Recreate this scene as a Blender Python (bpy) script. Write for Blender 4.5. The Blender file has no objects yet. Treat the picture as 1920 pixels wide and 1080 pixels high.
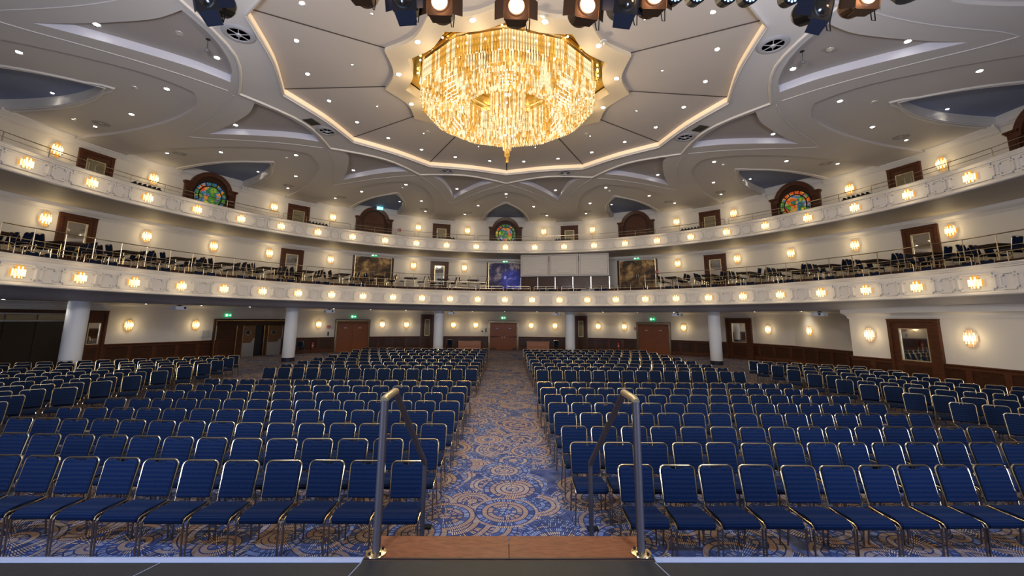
import bpy, math, random
from mathutils import Vector, Matrix
from mathutils.geometry import tessellate_polygon
random.seed(7)
PI = math.pi
SC = bpy.context.scene
COL = SC.collection
YC = 13.7            # hall centre lies on the +Y axis, this far in front of the camera

def R(d): return math.radians(d)
def P(r, deg, z=0.0):
    t = R(deg); return (r*math.sin(t), YC+r*math.cos(t), z)

# ------------------------------------------------------------------ mesh builder
class MB:
    def __init__(s): s.v = []; s.f = []; s.m = []; s.smooth = False
    def add(s, vs, fs, mi=0):
        o = len(s.v); s.v.extend(vs); s.f.extend([tuple(i+o for i in f) for f in fs]); s.m.extend([mi]*len(fs)); return s
    def box(s, a, b, mi=0, M=None):
        x0, y0, z0 = a; x1, y1, z1 = b
        vs = [(x0,y0,z0),(x1,y0,z0),(x1,y1,z0),(x0,y1,z0),(x0,y0,z1),(x1,y0,z1),(x1,y1,z1),(x0,y1,z1)]
        if M is not None: vs = [tuple(M @ Vector(v)) for v in vs]
        return s.add(vs, [(0,3,2,1),(4,5,6,7),(0,1,5,4),(1,2,6,5),(2,3,7,6),(3,0,4,7)], mi)
    def tube(s, pts, r, n=8, mi=0, closed=False, caps=True):
        pts = [Vector(p) for p in pts]; N = len(pts); rs = r if isinstance(r, (list, tuple)) else [r]*N
        rings = []; prev = None
        for i, p in enumerate(pts):
            if closed: d = pts[(i+1) % N]-pts[i-1]
            else: d = pts[min(i+1, N-1)]-pts[max(i-1, 0)]
            d.normalize()
            if prev is None:
                u = d.orthogonal().normalized()
                if abs(d.z) < .9: u = Vector((0,0,1)).cross(d).normalized()
            else:
                u = prev - d*prev.dot(d); u = u.normalized() if u.length > 1e-6 else d.orthogonal().normalized()
            prev = u; w = d.cross(u)
            rings.append([tuple(p+(u*math.cos(2*PI*k/n)+w*math.sin(2*PI*k/n))*rs[i]) for k in range(n)])
        vs = [v for r_ in rings for v in r_]; fs = []
        for i in range(N if closed else N-1):
            j = (i+1) % N
            for k in range(n):
                k2 = (k+1) % n; fs.append((i*n+k, i*n+k2, j*n+k2, j*n+k))
        if caps and not closed:
            fs.append(tuple(range(n))[::-1]); fs.append(tuple((N-1)*n+k for k in range(n)))
        return s.add(vs, fs, mi)
    def lathe(s, prof, n=24, c=(0,0,0), axis='z', mi=0, M=None):
        vs = []; fs = []
        for r, h in prof:
            for k in range(n):
                a = 2*PI*k/n; x, y = r*math.cos(a), r*math.sin(a)
                v = (x, y, h) if axis == 'z' else (x, h, y)
                v = (v[0]+c[0], v[1]+c[1], v[2]+c[2])
                vs.append(tuple(M @ Vector(v)) if M is not None else v)
        for i in range(len(prof)-1):
            for k in range(n):
                k2 = (k+1) % n; fs.append((i*n+k, i*n+k2, (i+1)*n+k2, (i+1)*n+k))
        fs.append(tuple(range(n))[::-1]); fs.append(tuple((len(prof)-1)*n+k for k in range(n)))
        return s.add(vs, fs, mi)
    def prism(s, poly, y0, y1, mi=0, M=None):      # poly in x,z ; extruded along y
        n = len(poly)
        vs = [(x, y0, z) for x, z in poly]+[(x, y1, z) for x, z in poly]
        if M is not None: vs = [tuple(M @ Vector(v)) for v in vs]
        fs = [tuple(range(n)), tuple(range(n, 2*n))[::-1]]+[(i, i+n, (i+1) % n+n, (i+1) % n) for i in range(n)]
        return s.add(vs, fs, mi)
    def build(s, name, mat, parent=None, smooth=False, loc=None):
        me = bpy.data.meshes.new(name); me.from_pydata(s.v, [], s.f)
        mats = mat if isinstance(mat, (list, tuple)) else [mat]
        for m in mats: me.materials.append(m)
        if len(mats) > 1: me.polygons.foreach_set('material_index', s.m)
        if smooth: me.polygons.foreach_set('use_smooth', [True]*len(me.polygons))
        me.update()
        if smooth:
            try: me.set_sharp_from_angle(angle=R(40))
            except Exception: pass
        o = bpy.data.objects.new(name, me); COL.objects.link(o)
        if parent is not None: o.parent = parent
        if loc is not None: o.location = loc
        return o

def tag(o, label=None, cat=None, group=None, kind=None):
    if label: o['label'] = label
    if cat: o['category'] = cat
    if group: o['group'] = group
    if kind: o['kind'] = kind
    return o
def empty(name, loc=(0,0,0), rz=0.0):
    o = bpy.data.objects.new(name, None); COL.objects.link(o); o.location = loc; o.rotation_euler = (0, 0, rz)
    o.empty_display_size = .1; return o
def copy_tree(o, parent=None):
    c = o.copy(); COL.objects.link(c)
    if parent is not None: c.parent = parent
    for ch in list(o.children): copy_tree(ch, c)
    return c
def place(o, r, deg, z=0.0, turn=0.0):
    o.location = P(r, deg, z); o.rotation_euler = (0, 0, -R(deg)+R(turn)); return o
ORD = ['zeroth','first','second','third','fourth','fifth','sixth','seventh','eighth','ninth','tenth','eleventh','twelfth','thirteenth','fourteenth','fifteenth','sixteenth','seventeenth','eighteenth','nineteenth','twentieth','twenty-first','twenty-second','twenty-third','twenty-fourth','twenty-fifth','twenty-sixth','twenty-seventh','twenty-eighth','twenty-ninth','thirtieth']
def lab_from(names_n, i, left='left', right='right'):   # i 0-based from the left
    n = names_n
    if i == 0: return 'leftmost'
    if i == n-1: return 'rightmost'
    if i < n/2: return ORD[i+1]+' from the left'
    return ORD[n-i]+' from the right'

# ------------------------------------------------------------------ materials
def newmat(name):
    m = bpy.data.materials.new(name); m.use_nodes = True; nt = m.node_tree; nt.nodes.clear()
    out = nt.nodes.new('ShaderNodeOutputMaterial'); b = nt.nodes.new('ShaderNodeBsdfPrincipled')
    nt.links.new(b.outputs[0], out.inputs[0]); return m, nt, b
def N(nt, typ, **k):
    n = nt.nodes.new(typ)
    for a, v in k.items(): setattr(n, a, v)
    return n
def lk(nt, a, b): nt.links.new(a, b)
def mth(nt, op, a, b=None, c=None):
    n = nt.nodes.new('ShaderNodeMath'); n.operation = op
    for i, v in enumerate((a, b, c)):
        if v is None: continue
        if isinstance(v, (int, float)): n.inputs[i].default_value = v
        else: nt.links.new(v, n.inputs[i])
    return n.outputs[0]
def mix(nt, fac, a, b):
    n = nt.nodes.new('ShaderNodeMix'); n.data_type = 'RGBA'
    for i, v in ((0, fac), (6, a), (7, b)):
        if isinstance(v, (int, float)): n.inputs[i].default_value = v
        elif isinstance(v, tuple): n.inputs[i].default_value = (*v, 1)
        else: nt.links.new(v, n.inputs[i])
    return n.outputs[2]
def simple(name, col, rough=.5, metal=0.0, noise=0.0, nscale=8.0, bump=0.0, bscale=60.0, emis=None, estr=0.0, spec=None, coat=0.0):
    m, nt, b = newmat(name)
    b.inputs['Base Color'].default_value = (*col, 1); b.inputs['Roughness'].default_value = rough; b.inputs['Metallic'].default_value = metal
    if spec is not None: b.inputs['Specular IOR Level'].default_value = spec
    if coat: b.inputs['Coat Weight'].default_value = coat; b.inputs['Coat Roughness'].default_value = .12
    if noise:
        tc = N(nt, 'ShaderNodeTexCoord'); t = N(nt, 'ShaderNodeTexNoise'); t.inputs['Scale'].default_value = nscale; t.inputs['Detail'].default_value = 4
        lk(nt, tc.outputs['Object'], t.inputs['Vector'])
        lo = tuple(max(0, c*(1-noise)) for c in col); hi = tuple(min(1, c*(1+noise)) for c in col)
        lk(nt, mix(nt, t.outputs['Fac'], lo, hi), b.inputs['Base Color'])
    if bump:
        tc = N(nt, 'ShaderNodeTexCoord'); t = N(nt, 'ShaderNodeTexNoise'); t.inputs['Scale'].default_value = bscale
        lk(nt, tc.outputs['Object'], t.inputs['Vector']); bp = N(nt, 'ShaderNodeBump'); bp.inputs['Strength'].default_value = bump; bp.inputs['Distance'].default_value = .01
        lk(nt, t.outputs['Fac'], bp.inputs['Height']); lk(nt, bp.outputs[0], b.inputs['Normal'])
    if emis:
        b.inputs['Emission Color'].default_value = (*emis, 1); b.inputs['Emission Strength'].default_value = estr
        try: m.cycles.emission_sampling = 'NONE'
        except Exception: pass
    return m
def wood(name, c1, c2, rough=.35, sc=(1.2, 1.2, 14.0), coat=.3, burl=False):
    m, nt, b = newmat(name); tc = N(nt, 'ShaderNodeTexCoord'); mp = N(nt, 'ShaderNodeMapping'); mp.inputs['Scale'].default_value = sc
    lk(nt, tc.outputs['Object'], mp.inputs[0]); t = N(nt, 'ShaderNodeTexNoise'); t.inputs['Scale'].default_value = 9 if burl else 3; t.inputs['Detail'].default_value = 7; t.inputs['Distortion'].default_value = 2.2 if burl else .8
    lk(nt, mp.outputs[0], t.inputs['Vector']); r = N(nt, 'ShaderNodeValToRGB'); r.color_ramp.elements[0].position = .3; r.color_ramp.elements[1].position = .7
    r.color_ramp.elements[0].color = (*c1, 1); r.color_ramp.elements[1].color = (*c2, 1)
    lk(nt, t.outputs['Fac'], r.inputs[0]); lk(nt, r.outputs[0], b.inputs['Base Color'])
    b.inputs['Roughness'].default_value = rough; b.inputs['Specular IOR Level'].default_value = .25; b.inputs['Coat Weight'].default_value = coat; b.inputs['Coat Roughness'].default_value = .15
    return m

def fabric(name, c1, c2):
    m, nt, b = newmat(name); tc = N(nt, 'ShaderNodeTexCoord'); v = N(nt, 'ShaderNodeTexVoronoi'); v.inputs['Scale'].default_value = 95; v.inputs['Randomness'].default_value = .15
    lk(nt, tc.outputs['Object'], v.inputs['Vector'])
    f = mth(nt, 'LESS_THAN', v.outputs['Distance'], .33)
    lk(nt, mix(nt, f, c1, c2), b.inputs['Base Color']); b.inputs['Roughness'].default_value = .9; b.inputs['Specular IOR Level'].default_value = .12
    b.inputs['Sheen Weight'].default_value = .02; b.inputs['Sheen Roughness'].default_value = .4
    bp = N(nt, 'ShaderNodeBump'); bp.inputs['Strength'].default_value = .35; bp.inputs['Distance'].default_value = .004
    lk(nt, v.outputs['Distance'], bp.inputs['Height']); lk(nt, bp.outputs[0], b.inputs['Normal']); return m

def carpet():
    m, nt, b = newmat('carpet_circles'); tc = N(nt, 'ShaderNodeTexCoord')
    def layer(scale, off, rmax, ringw, seed):
        mp = N(nt, 'ShaderNodeMapping'); mp.inputs['Location'].default_value = (off, off*1.7, 0); lk(nt, tc.outputs['Object'], mp.inputs[0])
        v = N(nt, 'ShaderNodeTexVoronoi', voronoi_dimensions='2D'); v.inputs['Scale'].default_value = scale; v.inputs['Randomness'].default_value = .75
        lk(nt, mp.outputs[0], v.inputs['Vector'])
        sub = N(nt, 'ShaderNodeVectorMath', operation='SUBTRACT'); lk(nt, mp.outputs[0], sub.inputs[0]); lk(nt, v.outputs['Position'], sub.inputs[1])
        sp = N(nt, 'ShaderNodeSeparateXYZ'); lk(nt, sub.outputs[0], sp.inputs[0])
        x, y = sp.outputs[0], sp.outputs[1]
        r = mth(nt, 'SQRT', mth(nt, 'ADD', mth(nt, 'MULTIPLY', x, x), mth(nt, 'MULTIPLY', y, y)))
        wob = N(nt, 'ShaderNodeTexNoise'); wob.inputs['Scale'].default_value = 5; lk(nt, tc.outputs['Object'], wob.inputs['Vector'])
        r = mth(nt, 'ADD', r, mth(nt, 'MULTIPLY', mth(nt, 'SUBTRACT', wob.outputs['Fac'], .5), .03))
        ang = mth(nt, 'ADD', mth(nt, 'DIVIDE', mth(nt, 'ARCTAN2', y, x), 2*PI), .5)
        cc = N(nt, 'ShaderNodeSeparateColor'); lk(nt, v.outputs['Color'], cc.inputs[0])
        q = mth(nt, 'DIVIDE', r, ringw); ring = mth(nt, 'FLOOR', q); fr = mth(nt, 'FRACT', q)
        cnt = mth(nt, 'ADD', mth(nt, 'MULTIPLY', ring, 19), 20)
        a = mth(nt, 'ADD', mth(nt, 'MULTIPLY', ang, cnt), cc.outputs[1]); fa = mth(nt, 'FRACT', a); ia = mth(nt, 'FLOOR', a)
        dash = mth(nt, 'MULTIPLY', mth(nt, 'GREATER_THAN', fa, .46), mth(nt, 'GREATER_THAN', fr, .2))
        w = N(nt, 'ShaderNodeTexWhiteNoise', noise_dimensions='3D'); cv = N(nt, 'ShaderNodeCombineXYZ')
        lk(nt, ring, cv.inputs[0]); lk(nt, ia, cv.inputs[1]); lk(nt, cc.outputs[0], cv.inputs[2]); lk(nt, cv.outputs[0], w.inputs['Vector'])
        w2 = N(nt, 'ShaderNodeTexWhiteNoise', noise_dimensions='2D'); cv2 = N(nt, 'ShaderNodeCombineXYZ'); lk(nt, ring, cv2.inputs[0]); lk(nt, cc.outputs[0], cv2.inputs[1]); lk(nt, cv2.outputs[0], w2.inputs['Vector'])
        ramp = N(nt, 'ShaderNodeValToRGB'); ramp.color_ramp.interpolation = 'CONSTANT'; e = ramp.color_ramp.elements
        e[0].position = 0; e[0].color = (.44, .27, .13, 1); e[1].position = .34; e[1].color = (.47, .35, .23, 1)
        for p_, c_ in ((.52, (.09, .11, .19)), (.68, (.25, .28, .38)), (.82, (.05, .065, .13))):
            k = e.new(p_); k.color = (*c_, 1)
        lk(nt, mth(nt, 'FRACT', mth(nt, 'ADD', mth(nt, 'MULTIPLY', w.outputs[0], .3), w2.outputs[0])), ramp.inputs[0])
        mask = mth(nt, 'LESS_THAN', r, mth(nt, 'MULTIPLY', mth(nt, 'ADD', mth(nt, 'MULTIPLY', cc.outputs[2], .35), .65), rmax))
        return mask, dash, ramp.outputs[0]
    nz = N(nt, 'ShaderNodeTexNoise'); nz.inputs['Scale'].default_value = 2.2; nz.inputs['Detail'].default_value = 6; lk(nt, tc.outputs['Object'], nz.inputs['Vector'])
    rp = N(nt, 'ShaderNodeValToRGB'); rp.color_ramp.elements[0].position = .38; rp.color_ramp.elements[1].position = .62
    rp.color_ramp.elements[0].color = (.028, .038, .095, 1); rp.color_ramp.elements[1].color = (.090, .100, .165, 1); lk(nt, nz.outputs['Fac'], rp.inputs[0])
    base = rp.outputs[0]; ground = (.024, .032, .08)
    for args in ((1.15, 3.3, .60, .075, 1), (.82, 11.1, .62, .090, 2), (.80, 0, .56, .082, 3)):
        mask, dash, colr = layer(*args)
        inner = mix(nt, dash, ground, colr); base = mix(nt, mask, base, inner)
    lk(nt, base, b.inputs['Base Color']); b.inputs['Roughness'].default_value = .95; b.inputs['Specular IOR Level'].default_value = .1
    return m

def mural(name, c_dark, c_mid, c_light, blue=False):
    m, nt, b = newmat(name); tc = N(nt, 'ShaderNodeTexCoord'); t = N(nt, 'ShaderNodeTexNoise'); t.inputs['Scale'].default_value = 1.3; t.inputs['Detail'].default_value = 9; t.inputs['Roughness'].default_value = .66; t.inputs['Distortion'].default_value = .35
    lk(nt, tc.outputs['Object'], t.inputs['Vector']); r = N(nt, 'ShaderNodeValToRGB'); e = r.color_ramp.elements
    e[0].position = .45; e[0].color = (*c_dark, 1); e[1].position = .63; e[1].color = (*c_light, 1); k = e.new(.54); k.color = (*c_mid, 1)
    lk(nt, t.outputs['Fac'], r.inputs[0]); lk(nt, r.outputs[0], b.inputs['Base Color']); b.inputs['Roughness'].default_value = .6
    return m

def glassy(name, col, ecol, estr, var=.6):
    m, nt, b = newmat(name); tc = N(nt, 'ShaderNodeTexCoord'); t = N(nt, 'ShaderNodeTexNoise'); t.inputs['Scale'].default_value = 7; t.inputs['Detail'].default_value = 3
    lk(nt, tc.outputs['Object'], t.inputs['Vector'])
    b.inputs['Base Color'].default_value = (*col, 1); b.inputs['Roughness'].default_value = .12
    b.inputs['Emission Color'].default_value = (*ecol, 1)
    mr = N(nt, 'ShaderNodeMapRange'); mr.inputs[1].default_value = .35; mr.inputs[2].default_value = .68; mr.inputs[3].default_value = estr*(1-var); mr.inputs[4].default_value = estr*(1+var)
    lk(nt, t.outputs['Fac'], mr.inputs[0]); lk(nt, mr.outputs[0], b.inputs['Emission Strength'])
    m.cycles.emission_sampling = 'NONE'; return m

WALL = simple('wall_paint', (.68, .62, .54), .6, noise=.04, nscale=1.5)
CEIL = simple('ceiling_paint', (.60, .555, .52), .65, noise=.03, nscale=1.0)
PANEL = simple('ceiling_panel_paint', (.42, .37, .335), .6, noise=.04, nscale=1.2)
COVE = simple('cove_glow_paint', (.85, .68, .48), .5, emis=(1, .76, .50), estr=.22)  # light on the cove strip is put in as a faint glow of its surface
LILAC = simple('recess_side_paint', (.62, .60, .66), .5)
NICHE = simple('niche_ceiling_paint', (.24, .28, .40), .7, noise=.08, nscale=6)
FASCIA = simple('balcony_paint', (.66, .61, .56), .5, noise=.03, nscale=2)
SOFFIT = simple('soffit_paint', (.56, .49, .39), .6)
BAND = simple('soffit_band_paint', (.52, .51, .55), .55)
MAHOG = wood('mahogany', (.050, .015, .006), (.11, .036, .015), .42, coat=.08)
MAHOG2 = wood('mahogany_panel', (.030, .010, .004), (.065, .022, .009), .42, coat=.08)
BURL = wood('burl_door_wood', (.15, .040, .010), (.30, .085, .022), .45, (2, 2, 2), .3, True)
STEPW = wood('step_wood', (.19, .045, .011), (.36, .10, .028), .4, (3.0, 14, 3.0), .4)
COUNTER = wood('counter_wood', (.33, .13, .06), (.46, .19, .09), .35, (1, 1, 10))
BRASS = simple('brass', (.78, .58, .30), .22, 1.0)
CHAIRM = simple('chair_frame_metal', (.60, .46, .27), .24, 1.0)
LEGM = simple('chair_leg_metal_shaded', (.30, .24, .20), .3, 1.0)  # same metal as the frame, with the shade on the legs put into the colour
RAILM = simple('railing_metal', (.50, .40, .28), .3, 1.0)
HANDM = simple('handrail_metal', (.10, .080, .078), .5, .5)
HANDB = simple('handrail_brass_bend', (.62, .46, .24), .35, .7)
FAB = fabric('navy_chair_fabric', (.0016, .0090, .032), (.023, .027, .046))
FABB = fabric('dark_balcony_fabric', (.006, .012, .035), (.02, .03, .06))
CARPET = carpet()
STAGE = simple('stage_black_floor', (.013, .012, .011), .55, noise=.5, nscale=9, bump=.15, bscale=30)
SEAM = simple('stage_seam', (.35, .34, .33), .5)
WHITE = simple('white_strip', (.42, .42, .46), .45, noise=.08, nscale=20)
COLUMN = simple('column_paint', (.84, .85, .88), .5)
NAVYB = simple('column_base_navy', (.008, .010, .03), .6)
MIRROR = simple('mirror_glass', (.75, .72, .66), .03, 1.0)
GILT = simple('gilt_frame', (.72, .60, .38), .3, .8)
BEIGE = simple('beige_pane', (.26, .22, .13), .25, .3)
DARK = simple('black_metal', (.012, .012, .014), .4, .3)
DARKGLASS = simple('dark_glass', (.03, .022, .018), .12, 0.0)
STEEL = simple('steel', (.55, .56, .60), .3, .9)
PLASTIC = simple('projector_white', (.55, .57, .66), .45)
GREEN = simple('exit_green', (.0, .30, .10), .5, emis=(.02, .75, .25), estr=.55)
SIGNW = simple('sign_white', (.9, .95, .9), .5, emis=(.8, 1, .85), estr=1.2)
SIGNB = simple('exit_bluegreen', (.1, .5, .6), .5, emis=(.2, .8, .95), estr=1.6)
RED = simple('fire_red', (.45, .012, .012), .35)
TERR = simple('terrace_carpet', (.055, .022, .014), .9, noise=.2, nscale=30)
TABLETOP = wood('dark_table_top', (.02, .010, .007), (.04, .018, .011), .5, coat=.0)
CLEAR = glassy('clear_crystal_lit', (.06, .05, .04), (1, .80, .44), .80, .45)
AMBER = glassy('amber_crystal_lit', (.04, .02, .003), (1, .47, .07), .60, .45)
SCLEAR = simple('sconce_clear_crystal', (.05, .045, .03), .15, emis=(1, .85, .46), estr=1.5)
SAMBER = simple('sconce_amber_crystal', (.05, .02, .003), .15, emis=(1, .42, .03), estr=.72)
BULB = simple('bulb', (1, 1, 1), .3, emis=(1, .9, .68), estr=9)
DOWN = simple('downlight_lamp', (1, 1, 1), .3, emis=(1, .97, .88), estr=22)
TRIMR = simple('downlight_trim', (.8, .8, .78), .25, .6)
GOLDP = simple('gold_ceiling_plate', (.62, .42, .10), .22, 1.0, noise=.3, nscale=14)
WARML = simple('fresnel_lens_lit', (1, .9, .8), .3, emis=(1, .45, .16), estr=.9)
WARMC = simple('fresnel_lamp_core', (1, .9, .8), .3, emis=(1, .86, .62), estr=14)
FRES = simple('fresnel_housing_bronze', (.13, .065, .032), .45, .5)
BLUEFLAP = simple('blue_black_flap', (.006, .010, .035), .5, .0)
LEDB = simple('blue_led', (.1, .3, 1), .3, emis=(.22, .50, 1), estr=5)
GROOVE = simple('ceiling_groove', (.07, .05, .04), .8)
GRILLE = simple('grille_dark', (.10, .09, .085), .6)
MURALG = mural('gilt_cloud_mural', (.035, .018, .006), (.22, .11, .03), (.62, .40, .15))
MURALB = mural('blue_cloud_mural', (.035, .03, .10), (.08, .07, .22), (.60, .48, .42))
PANELW = simple('booth_white_panel', (.56, .51, .46), .5); BSEAM = simple('booth_seam', (.20, .17, .15), .7)

def stained():
    m, nt, b = newmat('stained_glass'); tc = N(nt, 'ShaderNodeTexCoord'); v = N(nt, 'ShaderNodeTexVoronoi'); v.inputs['Scale'].default_value = 3.2
    nz = N(nt, 'ShaderNodeTexNoise'); nz.inputs['Scale'].default_value = 2.4; nz.inputs['Detail'].default_value = 3
    oi = N(nt, 'ShaderNodeObjectInfo'); ad = N(nt, 'ShaderNodeVectorMath', operation='ADD'); lk(nt, tc.outputs['Object'], ad.inputs[0]); lk(nt, oi.outputs['Location'], ad.inputs[1])
    lk(nt, ad.outputs[0], v.inputs['Vector']); lk(nt, ad.outputs[0], nz.inputs['Vector'])
    sc = N(nt, 'ShaderNodeSeparateColor'); lk(nt, v.outputs['Color'], sc.inputs[0])
    r = N(nt, 'ShaderNodeValToRGB'); e = r.color_ramp.elements; e[0].position = 0; e[0].color = (.55, .05, .01, 1); e[1].position = .95; e[1].color = (.6, .06, .01, 1)
    for p_, c_ in ((.25, (.70, .26, .02)), (.42, (.70, .48, .03)), (.58, (.08, .26, .03)), (.70, (.02, .10, .03)), (.80, (.04, .16, .40)), (.87, (.65, .3, .02))): e.new(p_).color = (*c_, 1)
    lk(nt, mth(nt, 'FRACT', mth(nt, 'ADD', mth(nt, 'MULTIPLY', sc.outputs[0], .35), mth(nt, 'MULTIPLY', nz.outputs['Fac'], 1.1))), r.inputs[0])
    lk(nt, r.outputs[0], b.inputs['Base Color']); lk(nt, r.outputs[0], b.inputs['Emission Color']); b.inputs['Emission Strength'].default_value = .35; b.inputs['Roughness'].default_value = .3
    m.cycles.emission_sampling = 'NONE'; return m
STAIN = stained()

# ------------------------------------------------------------------ camera
cam = bpy.data.objects.new('camera', bpy.data.cameras.new('camera')); COL.objects.link(cam); SC.camera = cam
F_PX, CY_PX = 788.118, 466.459
CAMP = Vector((-.0299, 0, 2.70)); CR = Vector((.99978996, -.01827684, .00927329)); CU = Vector((-.01217112, -.16544255, .98614432)); CF = Vector((.01648941, .98605006, .16563025))
cam.matrix_world = Matrix(((CR.x, CU.x, -CF.x, CAMP.x), (CR.y, CU.y, -CF.y, CAMP.y), (CR.z, CU.z, -CF.z, CAMP.z), (0, 0, 0, 1)))
cam.data.sensor_width = 36; cam.data.lens = F_PX*36/1920; cam.data.shift_y = (CY_PX-540)/1920; cam.data.clip_start = .05; cam.data.clip_end = 200
def project(p):
    d = Vector(p)-CAMP; w = d.dot(CF)
    if w <= .1: return (-9999, -9999)
    return 960+F_PX*d.dot(CR)/w, CY_PX-F_PX*d.dot(CU)/w

# ------------------------------------------------------------------ sweeps
def sweep_polar(mb, prof, a0, a1, step=2.0, closed=False, mi=0):
    n = max(2, int(round((a1-a0)/step))+1); L = len(prof); vs = []; fs = []
    for i in range(n):
        a = a0+(a1-a0)*i/(n-1)
        for r, z in prof: vs.append(P(r, a, z))
    for i in range(n-1):
        for k in range(L if closed else L-1):
            k2 = (k+1) % L; fs.append((i*L+k, i*L+k2, (i+1)*L+k2, (i+1)*L+k))
    if closed: fs.append(tuple(range(L))); fs.append(tuple((n-1)*L+k for k in range(L))[::-1])
    mb.add(vs, fs, mi)
def sweep_path(mb, path, prof, closed=False, mi=0):   # profile (inward offset, z); inward = towards the hall
    pts = [Vector((p[0], p[1], 0)) for p in path]; n = len(pts); L = len(prof); vs = []; fs = []
    for i in range(n):
        d0 = (pts[i]-pts[i-1]).normalized() if i > 0 else None; d1 = (pts[i+1]-pts[i]).normalized() if i < n-1 else None
        d = (d0 or d1) if (d0 is None or d1 is None) else (d0+d1).normalized()
        nrm = Vector((d.y, -d.x, 0)); k = 1.0
        if d0 is not None and d1 is not None: k = 1/max(.35, d.dot(d0))
        for o, z in prof:
            q = pts[i]+nrm*o*k; vs.append((q.x, q.y, z))
    for i in range(n-1):
        for k in range(L if closed else L-1):
            k2 = (k+1) % L; fs.append((i*L+k, i*L+k2, (i+1)*L+k2, (i+1)*L+k))
    if closed: fs.append(tuple(range(L))); fs.append(tuple((n-1)*L+k for k in range(L))[::-1])
    mb.add(vs, fs, mi)
def struct(o): o['kind'] = 'structure'; return o
def qc(r, d): p = P(r, d); return (p[0], p[1])
def noted_frame(mb, R0, deg, zc, hw, hh, nt, w=.045, dep=.06):  # raised moulding outline with notched corners on a curved front
    pts = [(-hw+nt, hh), (hw-nt, hh), (hw-nt, hh-nt), (hw, hh-nt), (hw, -hh+nt), (hw-nt, -hh+nt), (hw-nt, -hh), (-hw+nt, -hh), (-hw+nt, -hh+nt), (-hw, -hh+nt), (-hw, hh-nt), (-hw+nt, hh-nt)]
    for i in range(len(pts)):
        (x0, z0), (x1, z1) = pts[i], pts[(i+1) % len(pts)]
        xa, xb = sorted((x0, x1)); za, zb = sorted((z0, z1)); xa -= w/2; xb += w/2; za -= w/2; zb += w/2
        vs = []
        for rr in (R0+.01, R0-dep):
            for x, z in ((xa, za), (xb, za), (xb, zb), (xa, zb)):
                vs.append(P(rr, deg+math.degrees(x/R0), zc+z))
        mb.add(vs, [(0,1,2,3), (7,6,5,4), (0,4,5,1), (1,5,6,2), (2,6,7,3), (3,7,4,0)])

# ------------------------------------------------------------------ floor, stage
fl = MB(); fl.add([(-30, 3.2, 0), (30, 3.2, 0), (30, 42, 0), (-30, 42, 0)], [(0,1,2,3)])
struct(fl.build('floor', CARPET))
st = MB(); st.box((-16, -4, 0), (16, 3.53, .9)); st.box((-16, 3.53, .0), (-1.09, 3.56, .9)); st.box((1.15, 3.53, 0), (16, 3.56, .9))
stage = tag(st.build('stage', STAGE), 'low black stage floor along the bottom of the picture', 'stage')
for a, b in ((-16, -1.075), (1.14, 16)):
    s_ = MB(); s_.box((a, 3.50, .9), (b, 3.565, .905)); s_.box((a, 3.562, .82), (b, 3.568, .905)); o = s_.build('edge_strip', WHITE, stage); o['label'] = 'white strip along the stage lip'
sm = MB()
for xs in ((-1.075, 3.5, -1.55, 1.0), (1.13, 3.5, 1.78, 1.0), (-2.55, 3.5, -3.4, 1.0), (4.05, 3.5, 5.6, 1.0)):
    dx = .004; sm = MB(); sm.add([(xs[0]-dx, xs[1], .9015), (xs[0]+dx, xs[1], .9015), (xs[2]+dx, xs[3], .9015), (xs[2]-dx, xs[3], .9015)], [(0,1,2,3)]); sm.build('deck_seam', SEAM, stage)
stairs = tag(empty('wooden_steps', (.03, 3.55, 0)), 'reddish wooden stage steps with a split top tread', 'steps')
for i, z in enumerate((.9, .6, .3)):
    y0 = 0+.35*i; b_ = MB()
    if i == 0:
        for xa, xb in ((-1.10, -.003), (.003, 1.10)):
            m_ = MB(); m_.prism([(xa, z-.045), (xb, z-.045), (xb, z), (xa, z)], y0-.02, y0+.34)
            o = m_.build('tread', STEPW, stairs)
            e_ = MB(); e_.box((xa, y0-.012, z), (xb, y0+.004, z+.006)); e_.build('grip_strip', DARK, o)
    else:
        b_.box((-1.05, y0, z-.045), (1.05, y0+.36, z)); b_.build('tread', STEPW, stairs)
    b_ = MB(); b_.box((-1.03, y0+.30, 0), (1.03, y0+.32, z-.045)); b_.build('riser', MAHOG, stairs)

def handrail(x, sgn, label):
    t = tag(empty('stair_handrail', (x, 3.62, .9)), label, 'handrail', 'handrails of the stage steps')
    f = MB(); f.lathe([(.075, 0), (.08, .004), (.078, .012), (.05, .02), (.036, .024)], 28)
    o = f.build('foot_flange', BRASS, t, True)
    for k in range(4):
        a = PI/4+k*PI/2; q = MB(); q.lathe([(.010, .012), (.010, .028), (.006, .030)], 6, (.058*math.cos(a), .058*math.sin(a), 0)); q.build('bolt', DARK, o)
    m = MB(); m.tube([(0,0,.01), (0,0,1.135)], .031, 16); m.build('post', HANDM, t, True)
    m = MB(); m.tube([(0,-.012,1.135), (0,.02,1.15), (0,.32,1.155), (0,.35,1.15)], .031, 16); m.build('top_bend', HANDB, t, True)
    ox = -sgn*.07; m = MB(); m.tube([(0,.34,1.15), (ox,1.60,.16)], .029, 16); m.build('sloping_rail', HANDM, t, True)
    m = MB(); m.tube([(ox,1.60,.16), (ox,1.62,.12), (ox,1.62,-.90)], .027, 14); m.build('lower_post', HANDM, t, True)
handrail(-1.0, -1, 'brown metal stair handrail on the left of the steps')
handrail(1.065, 1, 'brown metal stair handrail on the right of the steps')

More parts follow.
